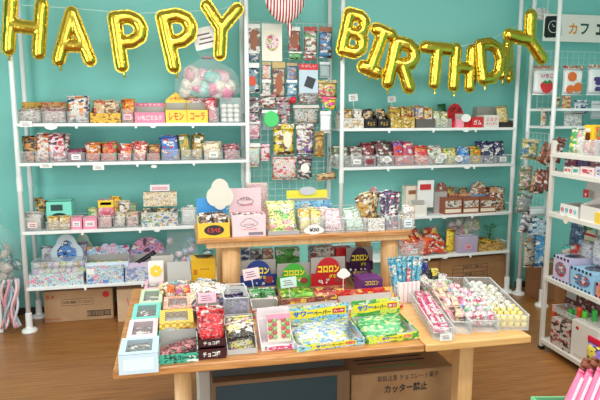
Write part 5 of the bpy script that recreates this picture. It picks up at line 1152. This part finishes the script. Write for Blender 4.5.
# sour paper candy boxes
def sour(a,b_,yf,ytop,Y,base,cols,name,rz=3,d=.17,hx=(0,0),ptop=None,pc=None,fl=True):
    """low tray with tall printed header, yellow ribbon and katakana"""
    s=tray(G,Y,a,b_,yf,ytop,z,f'{name} sour candy display box with katakana on a yellow ribbon',pm(base,*cols,s=34),kind='rect',hm=pm(base,*cols,s=34),d=d,sides=.05,rz=R(rz),inner=mat((206,200,196)))
    def rib(w,h,cx,cz,y):
        n=14;top=[];bot=[]
        for i in range(n+1):
            u=i/n-.5;off=.10*h*math.sin(u*7);top.append((cx+u*w,cz+h/2+off));bot.append((cx+u*w,cz-h/2+off))
        bm=bmesh.new();prism(bm,bot+top[::-1],y-.0012,y);obj('ribbon_print',bm,mat((240,220,60),.35),s.root)
        text('サワー',cx-w*.24,cz+h*.02,w*.34,h*.72,mat((40,110,190),.4),s.root,y=y-.0022,bold=.06,tilt=.03)
        text('ペーパー',cx+w*.08,cz-h*.02,w*.30,h*.55,mat((70,90,50) if base!=(206,30,30) else (160,60,30),.4),s.root,y=y-.0022,bold=.05,tilt=.02)
        bm=bmesh.new();bx(bm,cx+w*.26,cx+w*.47,y-.0022,y-.001,cz-h*.25,cz+h*.32);obj('flavour_tab',bm,mat((206,50,40),.4),s.root);text('グレープ味' if base[2]>200 else 'あじ',cx+w*.365,cz+.03*h,w*.17,h*.34,PAPER,s.root,y=y-.003,bold=.03)
    if s.h>.085: rib(s.w*.92,(s.h-.05)*.50,0,.05+(s.h-.05)*.52,d)
    if fl: rib(s.w*.66,s.hf*.62,.04*s.w,s.hf*.5,0)
    if ptop:
        for k in range(7):
            if k==0: o=obj('candy_strip',packet_bm(s.w*.84,.085,.012,rs=5),pm(*pc,s=60),smooth=True);o0=o
            else: o=o0.copy();COL.objects.link(o)
            put(o,G,s.x-.02+.004*k+math.sin(R(rz))*-.04,Y+.012+.011*k,z+.008+.001*k,rx=R(-62),rz=R(rz+rnd.uniform(-3,3)),ry=R(rnd.uniform(-3,3)));tag(o,f'flat candy packet lying in the {name} sour candy box','packet',f'flat candy packets in the {name} sour candy box')
    return s
sour(296,366,341.5,304,2.045,(150,204,230),(Wt,(206,226,110)),'light blue',rz=5,ptop=1,pc=((206,214,226),(120,170,210),(220,220,120)))
sour(366.5,420,334,298,2.06,(60,160,60),((220,230,80),Wt),'bright green',rz=5,ptop=1,pc=((60,170,100),(150,220,140),(240,226,150)))
sour(284,348,322,297,2.33,(120,60,50),((240,200,70),(190,90,60)),'brown and yellow',rz=4,d=.12,fl=False)
sour(344,404,313,288,2.40,(206,30,30),((240,210,90),(230,90,70)),'bright red',rz=4,d=.12,fl=False)
X,_=G.hit(290,318,2.25);
s=tray(G,2.24,292,342,324,309,z,'pale yellow and sky blue sour candy box between the brown and light blue ones',pm((150,210,236),(240,224,70),Wt,s=26),kind='rect',d=.035,sides=.05,rz=R(4))
s.root['label']='yellow and sky blue sour candy box behind the light blue one'
# ---- right part of the low table
def long_bin(fl,fr_,bk,label,top,m=None,d=None,h=.05):
    """bin running away from the camera; fl, fr_: front corners, bk: back centre (pixels on the table)"""
    a=Vector(G.flat(*fl,ZT));b_=Vector(G.flat(*fr_,ZT));c=Vector(G.flat(*bk,ZT));mid=(a+b_)/2
    dv=c-mid;L_=dv.length if d is None else d;yaw=math.atan2(-dv.x,dv.y)
    w=abs((b_-a).x*math.cos(yaw)+(b_-a).y*math.sin(yaw))
    r=T('clear_bin',label,'container',G,mid.x,mid.y,z,rz=yaw)
    bm=bmesh.new();open_box(bm,w,L_,h,h,.002);obj('bin_body',bm,m or CLR,r);bm=bmesh.new();rim(bm,w,L_,h);obj('rim',bm,CLRB,r,smooth=True)
    s=Slot();s.F=Frame(mid.x,mid.y,math.degrees(yaw));s.w=w;s.d=L_;s.h=h;s.root=r;return s
def fill(s,n,mats,sz,label,grp,name='wrapped_sweet',cols=3,up=.0,t=.016,cat='sweet',ball=False,zr=180,fl=70,zadd=.01,y0=.05,y1=.95,layers=2):
    pr={};rows=math.ceil(n/(cols*layers));k=0
    for ly_ in range(layers):
        for j in range(rows):
            for i in range(cols):
                if k>=n: return
                mm=mats[k%len(mats)]
                if id(mm) not in pr:
                    if ball:
                        bm=bmesh.new();bmesh.ops.create_icosphere(bm,subdivisions=2,radius=sz[0]/2)
                        for v in bm.verts: v.co=v.co*(1+.25*noise.noise(v.co*70))
                        tube(bm,[(sz[0]*.45,0,0),(sz[0]*.8,0,.003)],[.003,sz[0]*.22],6);tube(bm,[(-sz[0]*.45,0,0),(-sz[0]*.8,0,.003)],[.003,sz[0]*.22],6)
                        o=obj(name,bm,mm,smooth=True)
                    else: o=obj(name,packet_bm(sz[0],sz[1],t,rs=k),mm,smooth=True)
                    pr[id(mm)]=o
                else: o=pr[id(mm)].copy();COL.objects.link(o)
                x=(i+.5)/cols-.5;y=y0+(y1-y0)*(j+.5)/rows
                put(o,s.F,x*s.w*.86+rnd.uniform(-.006,.006),y*s.d,z+zadd+(sz[0]*.35 if ball else .01)+ly_*(sz[0]*.55 if ball else .022),rz=R(rnd.uniform(-zr,zr)),rx=0 if ball else -R(rnd.uniform(fl-10,fl+10)),ry=R(rnd.uniform(-15,15)))
                tag(o,label,cat,grp);k+=1
A=long_bin((435,342),(453,338),(419,303),'long clear bin of magenta candy sticks, leftmost on the low table','')
for k in range(12):
    if k<3: o=obj('candy_stick',packet_bm(.018,A.d*.62,.012,rs=k),pm([(214,60,120),(240,214,224),(206,90,140)][k],Wt,(190,40,90),s=40),smooth=True)
    else: o=(o_s[k%3]).copy();COL.objects.link(o)
    if k==0:o_s=[]
    if k<3:o_s.append(o)
    put(o,A.F,(-.4+.8*((k%6)/5))*A.w*.85,A.d*(.05+.3*(k//6)),z+.02+.012*(k//6),rx=R(-84),rz=R(rnd.uniform(-3,3)));tag(o,'magenta or pale pink candy stick in the leftmost long bin','sweet','candy sticks in the leftmost long bin')
card(G,G.flat(444,341,ZT)[1]-.006,440,452,333,341,'small white price card on the front of the leftmost long bin',PAPER)
B=long_bin((454,336),(470,332),(437,294),'long clear bin of peach coloured candy sticks, second from the left','')
fill(B,24,[pm((240,190,180),Wt,(230,140,160),s=50),pm((240,214,170),Wt,(236,150,140),s=50)],(.03,.075),'peach and cream candy stick in the second long bin','peach candy sticks in the second long bin',name='candy_stick',cols=3,zr=14,fl=76,layers=2,cat='sweet',t=.014)
C_=long_bin((471,336),(496,329),(453,287),'clear bin of pink, blue and white wrapped sweets, third from the left','')
fill(C_,54,[pm(Wt,(236,120,170),(120,180,220),s=60),pm((240,190,210),(206,60,90),Wt,s=60),pm(Wt,(230,90,110),(120,190,140),s=60)],(.042,.042),'pink, white and blue twist-wrapped sweet in the third bin','twist-wrapped sweets in the third bin',cols=4,ball=True,layers=2,y0=.05,y1=.78)
D_=long_bin((499,334),(525,327),(476,290),'wide clear tub with a yellow honeycomb base at the right table end','',h=.065)
fill(D_,20,[pm((226,226,220),Wt,(200,190,150),s=60)],(.04,.04),'white film-wrapped sweet in the right end tub','white film-wrapped sweets in the right end tub',cols=3,ball=True,layers=1,zadd=.03,y0=.2,y1=.95)
pr=None
for a in range(4):
    for b_ in range(5):
        if pr is None:
            bm=bmesh.new();lathe(bm,[(.009,0),(.0115,.004),(.0115,.018),(.006,.024)],10);pr=obj('round_sweet',bm,mat((240,220,130),.35),smooth=True);o=pr
        else: o=pr.copy();COL.objects.link(o)
        put(o,D_.F,(-.42+.21*b_)*D_.w,D_.d*(.05+.085*a),z+.006);tag(o,'small yellow round sweet packed in the right end tub','sweet','yellow round sweets in the right end tub')
        if a<1 or True:
            o=pr.copy();COL.objects.link(o);put(o,D_.F,(-.42+.21*b_)*D_.w,D_.d*(.05+.085*a),z+.032);tag(o,'small yellow round sweet packed in the right end tub','sweet','yellow round sweets in the right end tub')
F_=long_bin((431,300),(452,296),(424,281),'clear bin of pale green and white packets at the rear of the table','',h=.06)
fill(F_,14,[pm((206,220,200),Wt,(150,180,120),s=45),pm((226,230,226),(170,200,150),(230,180,190),s=45)],(.07,.07),'pale green and white packet in the rear clear bin','pale green packets in the rear clear bin',name='snack_packet',cat='packet',cols=3,zr=40,fl=60)
card(G,G.flat(460,345,ZT)[1]+.04,457,471,338,344,'flat pink card lying near the table seam by the long bins',mat((250,200,214)),marks=False,rx=R(-70))
# striped paper bags and blue sticks
s=tray(G,2.50,399,420,289,285,z,'white paper box with thin red stripes right of the stand leg',mat((238,234,234),.6),d=.12,kind=None,sides=.09,hf=.10)
bm=bmesh.new()
for k in range(4): bx(bm,-s.w*.3+k*s.w*.2,-s.w*.3+k*s.w*.2+.002,-.0012,.0004,.002,s.hf-.002)
obj('stripe_print',bm,mat((220,120,140)),s.root)
for k in range(12):
    if k==0: o=obj('candy_stick',packet_bm(.022,.19,.012),pm((110,190,214),Wt,(60,150,190),s=50),smooth=True);o0=o
    else: o=o0.copy();COL.objects.link(o)
    put(o,G,s.x+(k%6-2.5)*s.w*.15,2.53+.045*(k//6),z+.012,ry=R((k%6-2.5)*4),rx=R(-4));tag(o,'sky blue candy stick standing in the striped paper box','sweet','sky blue candy sticks in the striped paper box')
o=obj('candy_stick',packet_bm(.02,.15,.012),pm((226,100,120),Wt,s=50),smooth=True);put(o,G,s.x,2.515,z+.012);tag(o,'single pink candy stick among the sky blue sticks','sweet')
carton(G,2.68,412,428,262,z,'navy and yellow candy box behind the striped paper box',pm((40,44,130),(220,210,60),(40,44,130),s=30),d=.05)
carton(G,2.62,428,438,270,z,'black and yellow box tilted right of the navy candy box',pm((24,24,26),(226,206,70),s=24),d=.04,rz=R(-20))
film_bag(G,2.72,400,428,247,283,'large clear bag with olive packets between the stand and the shelves',[(150,146,70),(200,196,180),(190,170,90)],n=16,t=.12,seed=31)
# ---------- cartons on the floor under the low table ----------
KB=wood('kraft_under',[(166,124,84),(184,144,102)],(3,60,3),.75)
X0,Y0=G.flat(360,400,.30);
r,w,h=ship_box(G,351,452,400,371,'brown cardboard carton with printed notice lines under the right of the table',2.28,d=.42,m=KB)
text('カッター禁止',.03*w,.80*h,.42*w,.10*h,INK,r,y=-.002,bold=.03);text('取扱注意 チョコレート菓子',.05*w,.93*h,.60*w,.07*h,INK,r,y=-.002)
bm=bmesh.new();bx(bm,-w*.3,w*.2,.05,.056,h+.001,h+.003);obj('green_strap',bm,mat((70,140,80)),r)
bm=bmesh.new();bx(bm,-w*.38,w*.3,.1,.11,h+.0005,h+.0015);bx(bm,-w*.38,w*.3,.14,.15,h+.0005,h+.0015);obj('printed_lines',bm,INK,r)
NB=pm((50,84,96),(70,56,44),(44,70,84),s=9,rough=.6);_,zb=G.hit(280,377,2.16)
r,w,h=ship_box(G,213,350,400,377,'dark carton with blue-green printed sides under the left of the table',2.16,d=.52,m=mat((120,88,60),.7))
obj('printed_panel',BX(-w*.48,w*.40,-.0015,0,h*.72,h*.97),mat((36,58,66),.6),r);text('1203',.44*w,.62*h,.09*w,.12*h,INK,r,y=-.002,bold=.03)
z_=h+.004
r2,w2,h2=ship_box(G,212,345,370,357,'second dark blue-green carton stacked on top of the lower one',2.20,d=.46,m=mat((56,56,54),.7),z=z_)
ship_box(G,199,211,400,372,'narrow pale grey carton standing left of the dark cartons',2.30,d=.36,m=mat((190,186,176),.7))
# ---------- left edge: stand with wrapped bouquet ----------
X,_=G.hit(-6,330,3.95);Yb=G.flat(3,333,0)[1];X=G.hit(0,330,Yb)[0]
r=T('display_pedestal','white box pedestal on the floor at the left edge of the picture','furniture',G,X-.13,Yb,0)
obj('body',BX(-.17,.15,0,.3,0,.30,bev=.006),mat((238,236,236),.5),r);obj('top_panel',BX(-.18,.16,-.01,.31,.30,.32,bev=.004),WHITE,r)
q=random.Random(6)
film_bag(G,Yb+.02,-34,16,212,300,'tall clear wrapped bag of pastel balls on the white pedestal',[(120,180,176),(206,180,170),(90,150,150),(230,214,200)],n=22,t=.26,m=clear((200,226,226),.14),seed=44)
bw=T('ribbon_bow','bunch of curly pastel ribbons hanging beside the white pedestal','decoration',G,G.hit(10,300,Yb-.03)[0],Yb-.03,.30)
for k in range(9):
    bm=bmesh.new();x=q.uniform(-.05,.06);pts=[]
    for i in range(16):
        t=i/15;pts.append((x+.022*math.sin(6*t+k)+.02*t*(k%3-1),.014*math.cos(6*t+k)-.004*k,.09-.34*t))
    tube(bm,pts,[.010-.004*abs(i/15-.3) for i in range(16)],6);obj('ribbon',bm,mat([(230,150,160),(214,210,226),(160,190,206),(236,200,200)][k%4],.4),bw,smooth=True)
# ---------- foreground right ----------
Yf=1.12
x0,_=G.hit(551,400,Yf);bx0=Frame(x0,Yf,-12)
_,ztp=G.hit(560,412,Yf)
r=T('display_box','tall mint green display box of pink sticks in the near right corner','box',bx0,.20,0,0)
bm=bmesh.new();open_box(bm,.36,.16,ztp-.01,ztp-.04,.004,hs=ztp-.04);obj('box_body',bm,mat((120,206,150),.4),r)
obj('riser',BX(-.17,.17,.01,.14,.004,ztp-.075),GREYC,r)
m_st=mat((232,112,150),.3)
for k in range(12):
    if k==0:
        o=T('candy_stick','pink striped candy stick with a brown end in the mint corner box','sweet',bx0,0,0,0,grp='pink candy sticks in the mint corner box')
        a_=obj('wrapper',packet_bm(.026,.165,.016,rs=2,wr=.0005),m_st,o,smooth=True);c_=obj('brown_end',packet_bm(.027,.032,.017,rs=2,wr=.0005),mat((120,62,40),.3),o,loc=(0,0,.162),smooth=True);f_=obj('pale_stripe',BX(-.004,.004,-.0095,-.006,.02,.145,bev=.001),mat((246,200,210),.3),o);d_=obj('red_band',BX(-.013,.013,-.009,.009,.012,.02),mat((190,30,50)),o);o0=o
    else:
        o=o0.copy();COL.objects.link(o)
        for ch in(a_,c_,d_,f_):
            e_=ch.copy();COL.objects.link(e_);e_.parent=o
    put(o,bx0,.03+.024*k,.03+.003*(k%2),ztp-.065,rx=R(-12),ry=R(33-1.0*k),rz=R(10))
for k in range(6):
    if k==0: o=obj('snack_packet',packet_bm(.07,.20,.02,rs=7),pm((36,26,28),(52,36,32),(36,26,28),(110,90,90),s=9,rough=.1),smooth=True);o0=o
    else: o=o0.copy();COL.objects.link(o)
    put(o,bx0,.16+.032*k,.10+.006*k,ztp-.07,rx=R(-22),ry=R(38-3*k),rz=R(6));tag(o,'dark brown glossy packet behind the pink sticks in the corner box','packet','dark glossy packets in the mint corner box')
X,Z=E.hit(594,366,-.16)
r=T('toy_bag','pouch with a red top and rainbow swirls in front of the white logo box','bag',E,X+.01,-.17,Z)
o=obj('pouch',packet_bm(.11,.13,.04),pm((150,130,220),(240,220,90),(90,200,200),(240,130,170),s=12),r,smooth=True)
obj('red_header',BX(-.055,.055,-.006,.006,.125,.155,bev=.003),mat((220,30,70),.35),r)
for sx in(-.03,.03):
    bm=bmesh.new();tube(bm,[(sx,.0,.14),(sx,.155,.15)],.0025,6);obj('hook',bm,WIRE,r)
# ---------- light ----------
w=bpy.data.worlds.new('world');scene.world=w;w.use_nodes=True;bg=w.node_tree.nodes['Background'];bg.inputs[0].default_value=(.93,.97,1,1);bg.inputs[1].default_value=.42
def area(loc,rot,sx,sy,e,c=(1,1,1)):
    l=bpy.data.lights.new('lamp','AREA');l.shape='RECTANGLE';l.size=sx;l.size_y=sy;l.energy=e;l.color=c
    o=bpy.data.objects.new('lamp',l);COL.objects.link(o);o.location=loc;o.rotation_euler=rot;return o
for i,(x,y) in enumerate(((.1,.9),(1.7,.9),(.1,2.9),(1.7,2.9))):
    r=T('ceiling_light',f'white ceiling light panel overhead, {["front left","front right","rear left","rear right"][i]}','lamp',G,x,y,2.66)
    obj('housing',BX(-.62,.62,-.14,.14,.02,.09,bev=.004),WHITE,r);obj('diffuser',BX(-.60,.60,-.12,.12,.0,.018),mat((255,250,240),.5,emit=3.0),r)
    area((x,y,2.655),(0,0,0),1.2,.24,20,(1,.97,.92))
area((-2.5,1.6,1.5),(0,R(-88),0),2.0,2.4,75,(.95,.98,1))  # fill light added on the left; the wall behind it is solid
area((.9,-1.4,1.5),(R(86),0,R(-6)),4.2,2.3,92,(.96,.98,1))  # broad fill light added behind the camera to brighten the fronts
struct('wall_left',BX(-2.72,-2.6,-1.5,4.72,0,2.75),TEAL)
scene.view_settings.view_transform='Standard';scene.view_settings.look='None';scene.view_settings.gamma=1;scene.view_settings.exposure=-.13
scene.view_settings.use_curve_mapping=False
bpy.data.objects.remove(bpy.data.objects['tmp']) if 'tmp' in bpy.data.objects else None
bm=bmesh.new()
for a in(-1.2,.2,1.6,3.0): bx(bm,a-.03,a+.03,-1.5,-1.44,.3,2.7)
for a in(.3,2.65): bx(bm,-1.23,3.03,-1.5,-1.44,a,a+.06)
struct('added_window_frame_1',bm,mat((200,200,196),.4))  # unseen window bars, added to go with the fill behind the camera
bm=bmesh.new()
for a in(.55,1.6,2.65): bx(bm,-2.6,-2.56,a-.03,a+.03,.25,2.7)
for a in(.25,2.64): bx(bm,-2.6,-2.56,.52,2.68,a,a+.06)
struct('added_window_frame_2',bm,mat((200,200,196),.4))  # bars added out of view on the left wall to match its fill light
